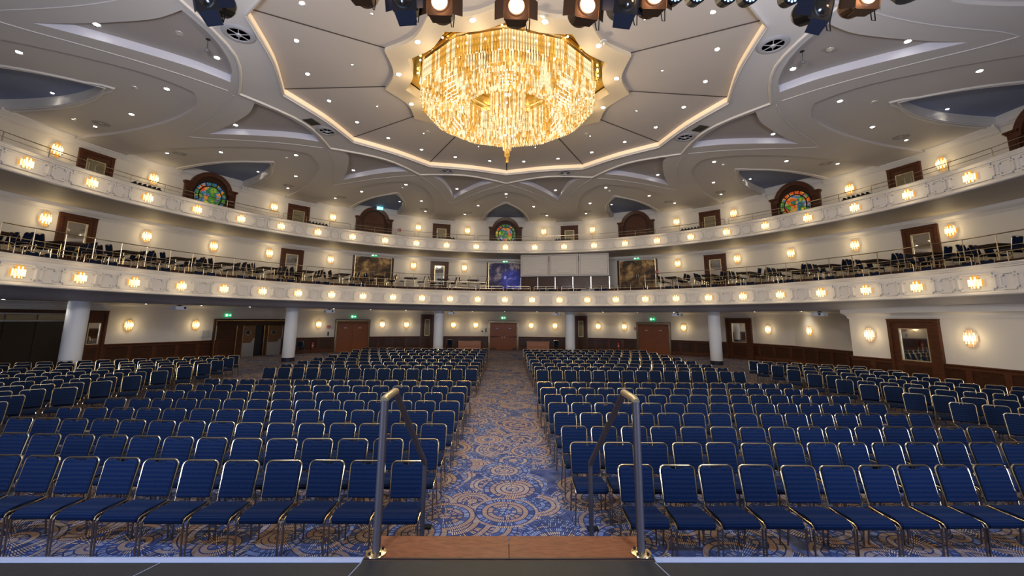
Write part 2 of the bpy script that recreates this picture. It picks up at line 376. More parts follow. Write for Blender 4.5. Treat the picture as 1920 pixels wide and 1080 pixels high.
# ------------------------------------------------------------------ chair
def rounded_back(w, h, r, z0, notch=True):
    pts = []; x0 = w/2
    for k in range(5):
        a = PI+PI/2*k/4; pts.append((-x0+.02+.02*math.cos(a), z0+.02+.02*math.sin(a)))
    for k in range(5):
        a = -PI/2+PI/2*k/4; pts.append((x0-.02+.02*math.cos(a), z0+.02+.02*math.sin(a)))
    for k in range(7):
        a = PI/2*k/6; pts.append((x0*1.0-r+r*math.cos(a), z0+h-r+r*math.sin(a)))
    if notch:
        for x, dz in ((.085, 0), (.07, -.016), (.03, -.026), (-.03, -.026), (-.07, -.016), (-.085, 0)): pts.append((x, z0+h+dz))
    for k in range(7):
        a = PI/2+PI/2*k/6; pts.append((-x0+r+r*math.cos(a), z0+h-r+r*math.sin(a)))
    return pts
def chair_parts(fab, metal, leg):
    parts = []
    Mb = Matrix.Translation((0, .175, .47)) @ Matrix.Rotation(R(-12), 4, 'X')
    # padded back: core plus slightly inset outer faces
    m = MB(); pl = rounded_back(.405, .395, .06, .03)
    n = len(pl); c = (0, .23)
    ins = [(p[0]*.93, c[1]+(p[1]-c[1])*.93) for p in pl]
    lay = [(-.030, ins), (-.018, pl), (.010, pl), (.020, ins)]
    vs = [tuple(Mb @ Vector((x, y, z))) for y, q in lay for x, z in q]
    fs = [tuple(range(n)), tuple(range(3*n, 4*n))[::-1]]+[(k*n+i, (k+1)*n+i, (k+1)*n+(i+1) % n, k*n+(i+1) % n) for k in range(3) for i in range(n)]
    m.add(vs, fs); parts.append(('backrest', m, fab, False))
    # arch tube
    pts = [(-.205, 0, -.02), (-.212, 0, .20), (-.218, 0, .37)]
    for k in range(1, 7): a = PI-PI/2*k/6; pts.append((-.218+.065+.065*math.cos(a), 0, .375+.065*math.sin(a)))
    right = [(-x, y, z) for x, y, z in pts[::-1]]
    m = MB(); m.tube([tuple(Mb @ Vector(p)) for p in pts+right], .0105, 7); parts.append(('back_frame', m, metal, True))
    # seat cushion profile in y,z
    prof = [(-.262, .392), (-.282, .408), (-.288, .432), (-.275, .458), (-.235, .476), (-.15, .485), (0, .478), (.14, .474), (.17, .462), (.175, .44), (.16, .425), (0, .42)]
    m = MB(); xs = [(-.205, .90), (-.19, 1.0), (.19, 1.0), (.205, .90)]; L = len(prof); vs = []
    for x, k in xs:
        for y, z in prof: vs.append((x*(1.06 if y < 0 else 1.0), y*k if y < 0 else y*(.97 if k < 1 else 1), .448+(z-.448)*k))
    fs = [tuple(range(L)), tuple(range(3*L, 4*L))[::-1]]+[(k*L+i, (k+1)*L+i, (k+1)*L+(i+1) % L, k*L+(i+1) % L) for k in range(3) for i in range(L)]
    m.add(vs, fs); parts.append(('seat', m, fab, False))
    m = MB()
    for s in (-1, 1): m.tube([(s*.206, .17, .452), (s*.222, 0, .447), (s*.228, -.235, .443), (s*.229, -.262, .430), (s*.229, -.270, .405)], .0105, 7)
    m.tube([(-.2, .15, .415), (.2, .15, .415)], .009, 6); m.tube([(-.22, -.19, .415), (.22, -.19, .415)], .009, 6)
    parts.append(('seat_frame', m, metal, True))
    for s in (-1, 1):
        m = MB(); m.tube([(s*.229, -.270, .41), (s*.231, -.252, 0)], .0100, 7); parts.append(('leg', m, leg, True))
        m = MB(); m.tube([(s*.203, .165, .46), (s*.212, .20, .3), (s*.222, .235, 0)], .0105, 7); parts.append(('leg', m, leg, True))
    return parts
CP = chair_parts(FAB, CHAIRM, LEGM); CPB = chair_parts(FABB, CHAIRM, CHAIRM)
def make_chair(name, cp):
    t = empty(name)
    for nme, mb, mt, sm_ in cp: mb.build(nme, mt, t, sm_)
    return t

# positions of the back tops (measured): rows of the two centre blocks
yl = [5.75, 6.73, 7.67, 8.74, 9.75, 10.78, 11.80, 12.85, 15.80, 16.97, 18.30, 19.80, 21.45, 23.05, 24.75, 26.5]
chairs = []      # (x, y, rz, block, row, seat)
for k, y in enumerate(yl):
    bk = k >= 8
    n = 15
    for j in range(n):
        xl = -1.21-.521*j*(1.0 if bk else 1.012)
        yy = y-(0 if bk or k > 4 else .0)+(.02 if j < 6 else .02+.035*(j-5))*(1 if k < 3 else .4)-(.10 if bk and 2 < j < 12 else 0)*.4
        chairs.append((xl+random.uniform(-.012, .012), yy-.255+random.uniform(-.015, .015), R(random.uniform(-1.5, 1.5)), 'left', k, j))
        xr = (1.18 if k else 1.65)+(.2 if bk else 0)+.512*j
        yr = y-.10+(.012*max(0, j-5) if k < 8 else 0)-(.0)
        chairs.append((xr+random.uniform(-.012, .012), yr-.255+random.uniform(-.015, .015), R(random.uniform(-1.5, 1.5)), 'right', k, j))
LW = [(-12.49, 20.64), (-11.98, 19.43), (-11.65, 18.25), (-11.35, 17.04), (-11.29, 15.95), (-11.18, 14.68), (-11.01, 13.43), (-10.89, 12.32), (-10.76, 11.22), (-10.81, 10.07), (-10.34, 9.32), (-10.25, 8.1)]
RW = [(11.58, 19.88), (11.29, 18.76), (11.32, 17.80), (11.03, 16.38), (10.85, 15.05), (10.83, 13.72), (10.69, 12.64), (10.60, 11.17), (10.51, 9.93), (10.43, 8.78), (10.35, 7.6)]
for k, (x, y) in enumerate(LW):
    for j in range(18):
        px, py = x-.834*.562*j, y-.552*.562*j
        if math.hypot(px, py-YC) > 19.4 or px < -19.0: break
        chairs.append((px-.552*-.255*-1, py-.834*.255, R(33.5)+R(random.uniform(-1.5, 1.5)), 'left wing', k, j))
for k, (x, y) in enumerate(RW):
    for j in range(10):
        px, py = x+.847*.548*j, y-.532*.548*j
        if px > 15.1: break
        chairs.append((px-.532*.255, py-.847*.255, R(-32.1)+R(random.uniform(-1.5, 1.5)), 'right wing', k, j))
vis = []
for c in chairs:
    u, v = project((c[0], c[1], .7))
    if -90 < u < 2010: vis.append(c)
vis.sort(key=lambda c: (Vector((c[0], c[1], .5))-CAMP).length)
proto = make_chair('banquet_chair', CP); first = True
def chair_label(c):
    b, k, j = c[3], c[4], c[5]
    seat = 'aisle seat' if j == 0 else ORD[j+1]+' seat out'
    if b in ('left', 'right'):
        rowt = 'front row' if k == 0 else ORD[k+1]+' row'
        return 'navy chair, %s of centre aisle, %s from the stage, %s' % (b, rowt, seat) if k else 'navy chair, front row %s of the centre aisle, %s' % (b, seat)
    return 'navy chair in the angled %s block, %s row from the back, %s' % (b.split()[0], ORD[k+1], seat)
for c in vis[:300]:
    o = proto if first else copy_tree(proto); first = False
    o.location = (c[0], c[1], 0); o.rotation_euler = (0, 0, c[2])
    tag(o, chair_label(c), 'chair', 'navy banquet chairs in rows on the hall floor')
stuff = MB()
def lowpoly(mb, x, y, rz, mats=(0, 1, 2)):
    M = Matrix.Translation((x, y, 0)) @ Matrix.Rotation(rz, 4, 'Z')
    for nme, pb, mt, sm_ in CP:
        mi = 0 if mt is FAB else (1 if mt is CHAIRM else 2)
        mb.add([tuple(M @ Vector(v)) for v in pb.v], pb.f, mi)
for c in vis[300:]: lowpoly(stuff, c[0], c[1], c[2])
so = stuff.build('banquet_chairs', [FAB, CHAIRM, LEGM]); tag(so, 'far rows of small navy chairs filling the back of the hall', 'chairs', None, 'stuff')
# chairs standing by the wall
for (x, y, a, lb) in ((-15.35, 32.75, -39, 'lone chair against the panelling beside the left white column'), (-4.75, 37.55, -10, 'lone chair against the back wall left of the left counter'), (4.55, 37.6, 10.6, 'lone chair against the back wall right of the right counter'), (-.0, 0, 0, '')):
    if not lb: continue
    o = copy_tree(proto); o.location = (x, y, 0); o.rotation_euler = (0, 0, -R(a)); tag(o, lb, 'chair')
    if 'group' in o: del o['group']

# ------------------------------------------------------------------ ground floor walls
WL = [(-23.3, 2.0)]+[qc(23.7, d) for d in range(-90, -56, 4)]+[qc(24.1, -52), qc(24.5, -47)]+[qc(24.8, d) for d in range(-44, 2, 4)]
WR = [qc(24.8, d) for d in range(0, 47, 4)]+[qc(24.5, 47), (18.9, 27.6), (18.85, 22.6), (18.85, 20.2)]
WP = [(18.85, 20.2), (16.3, 19.9), (16.75, 18.0), (17.05, 16.0), (17.25, 13.5), (17.3, 8), (17.3, 0)]
GC = 3.36
for nm, path, top in (('wall_left', WL, GC), ('wall_back', WR, GC), ('wall_right', WP, GC-.05)):
    m = MB(); sweep_path(m, path, [(0, 0), (0, top)]); w_ = struct(m.build(nm, WALL))
    m = MB(); ct = 3.0 if nm == 'wall_right' else 3.2
    sweep_path(m, path, [(0, ct-.12), (.03, ct-.12), (.035, ct-.08), (.05, ct-.07), (.06, ct), (.12, ct+.08), (.20, ct+.13), (.20, GC+.02)]); m.build('cornice', FASCIA, w_)
    # wainscot with raised rails and sunk panels
    m = MB(); sweep_path(m, path, [(.03, .0), (.03, 1.12)]); m.build('wainscot_field', MAHOG2, w_)
    m = MB(); sweep_path(m, path, [(.03, 1.0), (.06, 1.0), (.06, 1.10), (.09, 1.12), (.10, 1.15), (.09, 1.18), (.0, 1.18)]); sweep_path(m, path, [(.03, .30), (.06, .30), (.06, .22), (.07, .20), (.085, .18), (.085, 0)])
    # stiles
    acc = 0.0
    for i in range(len(path)-1):
        a = Vector((*path[i], 0)); b = Vector((*path[i+1], 0)); L = (b-a).length; d = (b-a)/L; nr = Vector((d.y, -d.x, 0)); s = 1.15-acc
        while s < L:
            p = a+d*s; M = Matrix(((d.x, -nr.x, 0, p.x), (d.y, -nr.y, 0, p.y), (0, 0, 1, 0), (0, 0, 0, 1)))
            m.box((-.10, -.058, .2), (.10, -.02, 1.1), 0, M); s += 1.15
        acc = (acc+L) % 1.15
    m.build('wainscot_rail', MAHOG, w_)
    m = MB()
    for zz in (.345, .955): sweep_path(m, path, [(.03, zz-.012), (.048, zz), (.03, zz+.012)])
    m.build('panel_bead', MAHOG, w_)

m = MB(); gcp = [(-26, -4), (26, -4)]
m.add([(-27, -4, GC), (27, -4, GC), (27, 42, GC), (-27, 42, GC)], [(0,1,2,3)])
# ground ceiling as annulus under the lower balcony
m = MB(); sweep_polar(m, [(17.45, GC), (26.5, GC)], -112, 112, 2); struct(m.build('ceiling_2', CEIL))

# ------------------------------------------------------------------ lower balcony
A0 = 112
def fascia(name, R0, zt, zb, ang, extra, ledgemat):
    m = MB()
    prof = [(R0+.10, zt), (R0-.12, zt), (R0-.13, zt-.035), (R0-.10, zt-.05), (R0-.09, zt-.075), (R0-.055, zt-.10), (R0-.05, zt-.125), (R0-.01, zt-.15), (R0, zt-.155), (R0, zb+.19), (R0-.02, zb+.175), (R0-.02, zb+.155), (R0-.06, zb+.13), (R0-.07, zb+.10), (R0-.11, zb+.08), (R0-.12, zb+.03), (R0-.09, zb)]+extra
    sweep_polar(m, prof, -ang, ang, 1.5); o = m.build(name, FASCIA, None, False); struct(o); return o
f1 = fascia('wall_lower_balcony', 15.9, 4.64, 3.62, A0, [(15.95, 3.60)], None)
m = MB(); sweep_polar(m, [(15.93, 3.60), (16.3, 3.58), (16.9, 3.42), (17.35, 3.26), (17.42, 3.26), (17.45, GC+.02)], -A0, A0, 1.5); m.build('soffit_band', BAND, f1, True)
m = MB()
for i in range(-17, 18):
    noted_frame(m, 15.9, i*6.876, 4.055, .56, .27, .085); noted_frame(m, 15.9, (i+.5)*6.876, 4.055, .235, .255, .075)
m.build('front_moulding', FASCIA, f1)
f2 = fascia('wall_upper_balcony', 16.95, 8.40, 7.50, A0, [(17.1, 7.495), (20.1, 7.49)], None)
m = MB()
for i in range(-14, 15):
    noted_frame(m, 16.95, i*7.312, 7.96, .72, .25, .085); noted_frame(m, 16.95, (i+.5)*7.312, 7.96, .23, .24, .07)
m.build('front_moulding', FASCIA, f2)
m = MB(); sweep_polar(m, [(17.02, 7.488), (20.1, 7.482)], -A0, A0, 2); m.build('soffit', SOFFIT, f2)
# lower balcony decks: front walkway then raised terrace
m = MB(); sweep_polar(m, [(15.86, 4.64), (15.86, 4.665), (16.12, 4.665), (16.12, 4.02), (17.15, 4.02), (17.15, 4.86), (17.13, 4.88), (20.1, 4.88)], -A0, A0, 2); struct(m.build('floor_2', TERR))
m = MB(); sweep_polar(m, [(16.90, 8.40), (16.90, 8.425), (17.2, 8.425), (17.2, 8.08), (19.6, 8.08)], -A0, A0, 2); struct(m.build('floor_3', TERR))
m = MB(); sweep_polar(m, [(20.05, 4.85), (20.05, 7.49)], -A0, A0, 2); w2 = struct(m.build('wall_middle_level', WALL))
m = MB(); sweep_polar(m, [(20.05, 7.12), (20.01, 7.12), (20.0, 7.16), (19.97, 7.17), (19.96, 7.22), (19.90, 7.27), (19.84, 7.33), (19.84, 7.48)], -A0, A0, 2); m.build('cornice', FASCIA, w2)
m = MB(); sweep_polar(m, [(19.6, 8.05), (19.6, 10.95)], -A0, A0, 1.5); w3 = struct(m.build('wall_top_level', WALL))
m = MB()
for k in range(-4, 5):
    for s in (-1, 1):
        a, b = k*30+s*4.6, k*30+s*12.0
        a, b = min(a, b), max(a, b)
        sweep_polar(m, [(19.6, 10.16), (19.56, 10.16), (19.55, 10.2), (19.52, 10.21), (19.5, 10.27), (19.42, 10.36), (19.34, 10.43), (19.34, 10.52)], a, b, 1)
    sweep_polar(m, [(19.6, 10.16), (19.57, 10.16), (19.55, 10.2), (19.51, 10.24), (19.46, 10.31), (19.42, 10.33), (19.42, 10.40)], k*30+12, k*30+18, 1)
m.build('cornice', FASCIA, w3)

# ------------------------------------------------------------------ main ceiling
ZB, ZP, ZT, ZN = 10.38, 10.49, 10.64, 10.86
def sect(pts, deg):
    t = R(deg); return [(x*math.cos(t)+y*math.sin(t), YC-x*math.sin(t)+y*math.cos(t)) for x, y in pts]
def bez(p, n=6):   # Catmull-Rom through the points
    q = [p[0]]+list(p)+[p[-1]]; out = []
    for i in range(1, len(q)-2):
        for k in range(n):
            t = k/n; a, b, c, d = q[i-1], q[i], q[i+1], q[i+2]
            out.append(tuple(.5*((2*b[j])+(-a[j]+c[j])*t+(2*a[j]-5*b[j]+4*c[j]-d[j])*t*t+(-a[j]+3*b[j]-3*c[j]+d[j])*t**3) for j in (0, 1)))
    out.append(tuple(p[-1])); return out
def star(rc, rm, n=12, sub=8):
    out = []
    for k in range(n):
        for j in range(sub):
            u = j/sub; a = (k+u)*360/n; rr = rm+(rc-rm)*(abs(2*u-1))**1.8
            out.append(P(rr, a)[:2])
    return out
half = bez([(0, 10.9), (.62, 11.25), (1.35, 11.95), (2.25, 13.45), (3.1, 15.4), (3.75, 17.4), (4.12, 19.1), (4.18, 19.13)], 4)
petal = [(-x, y) for x, y in half[::-1]]+half[1:]
# close along the wall
arc = [(19.57*math.sin(R(a)), 19.57*math.cos(R(a))) for a in (11, 8, 5.6)]
niche_h = bez([(0, 14.0), (.45, 14.65), (.95, 15.7), (1.32, 17.0), (1.55, 18.4), (1.64, 19.4), (1.65, 19.50)], 4)
niche = [(-x, y) for x, y in niche_h[::-1]]+niche_h[1:]
def closewall(poly, a):
    aa = [a*(1-2*k/8) for k in range(9)]
    return poly+[(19.56*math.sin(R(q)), 19.56*math.cos(R(q))) for q in aa]
petal_c = closewall(petal, 12.15); niche_c = [p for p in niche]+[(19.53*math.sin(R(q)), 19.53*math.cos(R(q))) for q in (3.5, 1.5, -1.5, -3.5)]
tri_s = bez([(0, 13.15), (.30, 12.1), (.68, 11.0), (1.15, 9.9), (1.72, 9.08)], 5)
tri_in = bez([(1.72, 9.08), (.9, 8.78), (0, 8.68), (-.9, 8.78), (-1.72, 9.08)], 4)
tri = tri_s+tri_in[1:-1]+[(-x, y) for x, y in tri_s[::-1]][:-1]
circ = [P(19.62, a)[:2] for a in range(0, 360, 2)]
S1 = star(7.80, 7.38)
def fillpoly(loops, z, mb, mi=0):
    L3 = [[Vector((x, y, 0)) for x, y in lp] for lp in loops]; flat = [v for lp in L3 for v in lp]
    tr = tessellate_polygon(L3); mb.add([(v.x, v.y, z) for v in flat], [tuple(t) for t in tr], mi)
def skirt(mb, loop, z0, z1, mi=0):
    n = len(loop); vs = [(x, y, z0) for x, y in loop]+[(x, y, z1) for x, y in loop]
    mb.add(vs, [(i, (i+1) % n, (i+1) % n+n, i+n) for i in range(n)], mi)
petals = [sect(petal_c, k*30) for k in range(12)]; tris = [sect(tri, k*30+15) for k in range(12)]; niches = [sect(niche_c, k*30) for k in range(12)]
def mirror12(poly, z, mb, mi=0):    # poly in the frame of petal axis 0 ; mirrored and turned to fill the whole circle
    tr = tessellate_polygon([[Vector((x, y, 0)) for x, y in poly]])
    for k in range(12):
        for s in (1, -1):
            q = sect([(s*x, y) for x, y in poly], k*30); mb.add([(x, y, z) for x, y in q], [tuple(t) for t in tr], mi)
def rot15(pts):    # points given about a triangle axis (15 deg) into the petal frame
    t = R(15); return [(x*math.cos(t)+y*math.sin(t), -x*math.sin(t)+y*math.cos(t)) for x, y in pts]
pet_half = [(x, y) for x, y in half]
st_half = [(7.8*0, 7.8)]+[((7.38+.42*(abs(2*(j/8)-1))**1.8)*math.sin(R(j/8*30)), (7.38+.42*(abs(2*(j/8)-1))**1.8)*math.cos(R(j/8*30))) for j in range(1, 5)]
wall_arc = [(19.62*math.sin(R(a)), 19.62*math.cos(R(a))) for a in (12.6, 13.5, 14.2, 15)]
tri_left = rot15([(-x, y) for x, y in tri_s]); tri_inl = rot15([(-x, y) for x, y in tri_in[:len(tri_in)//2+1]])
poly = st_half[::-1]+pet_half+wall_arc+tri_left+tri_inl[1:]
m = MB(); mirror12(poly, ZB, m); ceiling = struct(m.build('ceiling', CEIL))
m = MB(); npoly = pet_half+[(19.6*math.sin(R(a)), 19.6*math.cos(R(a))) for a in (12.3, 11, 9, 7, 5.2)]+[(x, y) for x, y in niche_h[::-1]]
mirror12(npoly, ZP, m)
for p_ in petals: skirt(m, p_, ZB, ZP)
m.build('petal_panel', CEIL, ceiling)
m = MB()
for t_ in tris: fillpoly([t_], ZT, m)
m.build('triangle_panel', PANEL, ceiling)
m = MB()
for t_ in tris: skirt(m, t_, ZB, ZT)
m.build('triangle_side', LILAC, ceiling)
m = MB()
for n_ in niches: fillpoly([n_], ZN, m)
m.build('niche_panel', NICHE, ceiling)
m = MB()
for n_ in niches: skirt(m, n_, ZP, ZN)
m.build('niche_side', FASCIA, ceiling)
def bead(mb, pts, r, z, closed=True): mb.tube([(x, y, z) for x, y in pts], r, 6, closed=closed)
m = MB(); bead(m, star(9.35, 8.4), .05, ZB-.02); m.build('star_moulding', FASCIA, ceiling, True)
m = MB()
for k in range(12):
    out = [(x*1.12, 14.0+(y-14.0)*1.0-(.34 if x < .3 and x > -.3 else .1)) for x, y in niche]
    bead(m, sect([(x, min(y, 19.5)) for x, y in out], k*30), .05, ZP-.01, False)
    bead(m, sect([(x*1.03, y-.05) for x, y in niche], k*30), .035, ZP-.01, False)
m.build('niche_moulding', FASCIA, ceiling, True)
m = MB()
for k in range(12):
    o_ = [(x*1.35+(.0), y+.0) for x, y in tri_s]
    vv = bez([(2.35, 9.35), (1.75, 10.3), (1.2, 11.4), (.75, 12.5), (.35, 13.6), (0, 14.3)], 4); vv = vv+[(-x, y) for x, y in vv[::-1]][1:]
    bead(m, sect(vv, k*30+15), .02, ZB-.005, False)
m.build('rib_line', CEIL, ceiling, True)
# star recess
m = MB(); skirt(m, star(7.80, 7.38), ZB-.02, 10.60); m.build('cove_strip', COVE, ceiling)
m = MB(); skirt(m, star(7.83, 7.41), 10.30, 10.40); bead(m, star(7.80, 7.38), .03, ZB-.01); m.build('cove_lip', CEIL, ceiling)
m = MB(); So = star(7.86, 7.44); Si = star(4.2, 3.85); n = len(So)
vs = [(x, y, 10.57) for x, y in So]+[(x, y, 10.74) for x, y in Si]; m.add(vs, [(i, (i+1) % n, (i+1) % n+n, i+n) for i in range(n)]); m.build('star_panel', PANEL, ceiling)
m = MB()
for k in range(12):
    a = P(4.25, k*30, 10.728); b = P(7.82, k*30, 10.562); t = R(k*30); dx, dy = .03*math.cos(t), -.03*math.sin(t)
    m.add([(a[0]-dx, a[1]-dy, a[2]), (a[0]+dx, a[1]+dy, a[2]), (b[0]+dx, b[1]+dy, b[2]), (b[0]-dx, b[1]-dy, b[2])], [(0,1,2,3)])
m.build('panel_groove', GROOVE, ceiling)
RO, RI = star(4.3, 3.88), star(3.58, 3.26)
m = MB(); nR = len(RO); m.add([(x, y, 10.60) for x, y in RO]+[(x, y, 10.60) for x, y in RI], [(i, (i+1) % nR, (i+1) % nR+nR, i+nR) for i in range(nR)]); skirt(m, RO, 10.60, 10.78); m.build('centre_ring', simple('centre_ring_paint', (.56, .46, .33), .55), ceiling)
m = MB(); skirt(m, RI, 10.60, 10.95); m.build('centre_ring_lip', simple('ring_lip_paint', (.80, .70, .52), .5), ceiling)
m = MB(); RG = star(3.4, 3.3); fillpoly([star(3.7, 3.4)], 10.98, m); m.build('gold_plate', GOLDP, ceiling)
lid = MB(); lid.add([P(22, a, 11.3) for a in range(0, 360, 10)], [tuple(range(36))]); lid.build('roof_slab', CEIL, ceiling)

# ------------------------------------------------------------------ chandelier
ch = tag(empty('crystal_chandelier', (0, YC, 9.6)), 'huge round crystal chandelier of amber and clear glass tubes', 'chandelier')
def gon(r, n=12, off=0): return [(r*math.cos(R(off+360*k/n)), r*math.sin(R(off+360*k/n))) for k in range(n)]
m = MB()
for r0, r1, z0, z1 in ((3.12, 3.02, 1.24, 1.36), (3.06, 2.9, 1.18, 1.25)):
    o_, i_ = gon(r0, 12, 0), gon(r1, 12, 0)
    for k in range(12):
        k2 = (k+1) % 12
        m.add([(*o_[k], z0), (*o_[k2], z0), (*o_[k2], z1), (*o_[k], z1), (*i_[k], z0), (*i_[k2], z0), (*i_[k2], z1), (*i_[k], z1)], [(0,1,2,3), (4,5,1,0), (5,4,7,6), (3,2,6,7)])
for k in range(12):
    a, b = gon(1.55, 12, 0)[k], gon(1.55, 12, 0)[(k+1) % 12]; m.tube([(*a, 1.18), (*b, 1.18)], .05, 6); m.tube([(*a, .98), (*b, .98)], .03, 6)
m.build('top_frame', BRASS, ch)
m = MB(); m.add([(*p, 1.37) for p in gon(3.05, 12)], [tuple(range(12))]); m.build('ceiling_plate', GOLDP, ch)
def bottom(r):   # bowl profile: z relative to ch origin (9.6)
    pr = [(1.42, .22), (1.6, .08), (1.9, -.02), (2.2, -.06), (2.5, -.0), (2.75, .14), (2.95, .36), (3.1, .55)]
    for i in range(len(pr)-1):
        if pr[i][0] <= r <= pr[i+1][0]:
            t = (r-pr[i][0])/(pr[i+1][0]-pr[i][0]); return pr[i][1]+(pr[i+1][1]-pr[i][1])*t
    return pr[0][1] if r < pr[0][0] else pr[-1][1]
def hexr(r, a):   # twelve-sided plan
    t = (a % 30)-15; return r*math.cos(R(15))/math.cos(R(t))*1.02
tubeM = {}
def unit_tube(L, mat, nm):
    key = (round(L, 3), mat.name)
    if key not in tubeM:
        q = MB(); q.tube([(0, 0, -L), (0, 0, 0)], .024, 7); o = q.build(nm, mat, None, True); tubeM[key] = o.data; bpy.data.objects.remove(o)
    return tubeM[key]
stf = MB(); cnt = 0; parts_done = 0
rings = [3.0, 2.9, 2.8, 2.69, 2.58, 2.47, 2.35, 2.23, 2.1, 1.97, 1.84, 1.71, 1.58, 1.46]
for ri, r in enumerate(rings):
    n = int(2*PI*r/.082)
    for k in range(n):
        a = 360.0*k/n; rr = hexr(r, a); x, y = rr*math.cos(R(a)), rr*math.sin(R(a))
        amber = random.random() < .44; zb = bottom(r)+random.uniform(-.012, .012)
        tiers = []
        if ri == 0: tiers = [(1.16, .62), (.53, .55-.53+.22)]; tiers = [(1.16, .60)]
        elif ri == 1: tiers = [(.62, .36), (zb+.14, .16)]
        elif r > 1.6: tiers = [(zb+.46, .22), (zb+.22, .22)]
        else: tiers = [(.95, .36), (.58, .36)]
        for (zt, L) in tiers:
            if ri == 0 and parts_done < 100 and 180 < a < 360 and abs(a-270) < 73:
                o = bpy.data.objects.new('crystal_tube', unit_tube(L, AMBER if amber else CLEAR, 'crystal_tube')); COL.objects.link(o); o.parent = ch; o.location = (x, y, zt); parts_done += 1
            else:
                stf.tube([(x, y, zt-L), (x, y, zt)], .024, 6, 1 if amber else 0)
# centre column tiers
for r, zt, L, sp in ((.60, .88, .44, .062), (.60, .43, .44, .062), (.50, .10, .30, .062), (.40, -.05, .42, .062), (.30, -.3, .42, .06), (.21, -.55, .42, .055), (.13, -.8, .36, .05), (.07, -1.1, .28, .05), (.03, -1.25, .34, .05)):
    n = max(3, int(2*PI*r/sp))
    for k in range(n):
        a = 2*PI*k/n; stf.tube([(r*math.cos(a), r*math.sin(a), zt-L), (r*math.cos(a), r*math.sin(a), zt)], .021, 6, 1 if (k % 5 in (0, 2) or r < .1) else 0)
o = stf.build('crystal_tubes', [CLEAR, AMBER], ch, True); o['kind'] = 'stuff'
m = MB()
def ball(mb, c, r): mb.lathe([(r*.5, -r*.86), (r*.9, -r*.4), (r, 0), (r*.9, r*.4), (r*.5, r*.86)], 8, c)
for rr, zz, nn in ((2.93, .98, 40), (2.72, .75, 40), (2.45, .42, 36), (2.1, .34, 30), (1.75, .48, 26), (1.52, .78, 24), (.54, .3, 9), (.44, -.12, 8), (.34, -.45, 6), (.24, -.72, 5), (3.12, 1.3, 24)):
    for k in range(nn):
        a = 2*PI*(k+.5+random.uniform(-.3, .3))/nn; ball(m, (rr*math.cos(a), rr*math.sin(a), zz), .030)
o = m.build('bulbs', BULB, ch, True); o['kind'] = 'stuff'
m = MB(); m.tube([(0, 0, .9), (0, 0, 1.38)], .12, 10); m.build('stem', BRASS, ch)
def plight(name, loc, e, col, rad=.1, parent=None, typ='POINT', spot=None, target=None, blend=.5, size=None):
    l = bpy.data.lights.new(name, typ); l.energy = e; l.color = col
    if typ == 'AREA': l.size = size or 1.0
    else: l.shadow_soft_size = rad
    if spot: l.spot_size = R(spot); l.spot_blend = blend
    o = bpy.data.objects.new(name, l); COL.objects.link(o); o.location = loc
    if target is not None: o.rotation_euler = (Vector(target)-Vector(loc)).to_track_quat('-Z', 'Y').to_euler()
    return o
WARM = (1, .78, .50)
# ------------------------------------------------------------------ sconces
def make_sconce(kind):
    t = empty('wall_sconce'); c, a = MB(), MB(); W = .20; D = .13
    def tb(mb, ang, z0, z1, r=.024, k=1.0): mb.tube([(W*k*math.sin(R(ang)), -.03-D*k*math.cos(R(ang)), z0), (W*k*math.sin(R(ang)), -.03-D*k*math.cos(R(ang)), z1)], r, 6)
    for i, g in enumerate((-84, -62, -40, -20, 0, 20, 40, 62, 84)):
        if kind == 'wall':
            tb(c if abs(g) < 70 else a, g, -.10, .10)
            if abs(g) < 66: tb(a if i % 2 == 0 else c, g, .105, .20, k=.8)
            if abs(g) < 66: tb(c if i % 2 == 0 else a, g, -.21, -.105, k=.8)
        else:
            tb(c if abs(g) < 70 else a, g, -.12, .10)
            if abs(g) < 45: tb(a if i % 2 == 0 else c, g, .105, .19, k=.8)
            if abs(g) < 45: tb(a if i % 2 else c, g, -.19, -.125, k=.7)
    for g in (-50, 0, 50):
        if kind == 'wall': tb(a, g, .205, .29, k=.45); tb(a, g, -.30, -.215, k=.45)
        else: tb(a, g, .195, .235, k=.45)
    m = MB(); m.box((-.09, -.03, -.16), (.09, 0, .16)); m.build('back_plate', BRASS, t)
    c.build('clear_crystals', SCLEAR, t); a.build('amber_crystals', SAMBER, t)
    return t
SW, SF = make_sconce('wall'), make_sconce('fascia'); used = {'w': False, 'f': False}
def sconce(kind, pos, rz, label, group, e):
    key = 'w' if kind == 'wall' else 'f'; pr = SW if key == 'w' else SF
    o = pr if not used[key] else copy_tree(pr); used[key] = True
    o.location = pos; o.rotation_euler = (0, 0, rz); tag(o, label, 'wall lamp', group)
    l = plight('sconce_light', (pos[0]+.30*math.sin(rz), pos[1]-.30*math.cos(rz), pos[2]), e, (1, .78, .43), .12)
    l.parent = None; return o
for i in range(-13, 14):
    sconce('f', P(15.89, i*6.876, 4.06), -R(i*6.876), 'lit crystal lamp on the lower balcony front, '+lab_from(27, i+13), 'crystal lamps along the lower balcony front', 4.5)
for i in range(-12, 13):
    sconce('f', P(16.94, i*7.312, 7.95), -R(i*7.312), 'lit crystal lamp on the upper balcony front, '+lab_from(25, i+12), 'crystal lamps along the upper balcony front', 4.5)
l3 = sorted([s*a for s in (-1, 1) for a in (9.0, 20.3, 38.5, 49.5, 68.0, 79.3)])
for i, a in enumerate(l3): sconce('wall', P(19.58, a, 9.65), -R(a), 'lit crystal sconce on the wall behind the upper balcony, '+lab_from(len(l3), i), 'crystal sconces of the top level wall', 9)
l2 = sorted([-9.4, -20.8]+[s*a for s in (-1, 1) for a in (37.9, 49.0, 57.9, 67.1, 78.3)])
for i, a in enumerate(l2): sconce('wall', P(20.03, a, 6.72), -R(a), 'lit crystal sconce on the wall behind the lower balcony, '+lab_from(len(l2), i), 'crystal sconces of the middle level wall', 10)
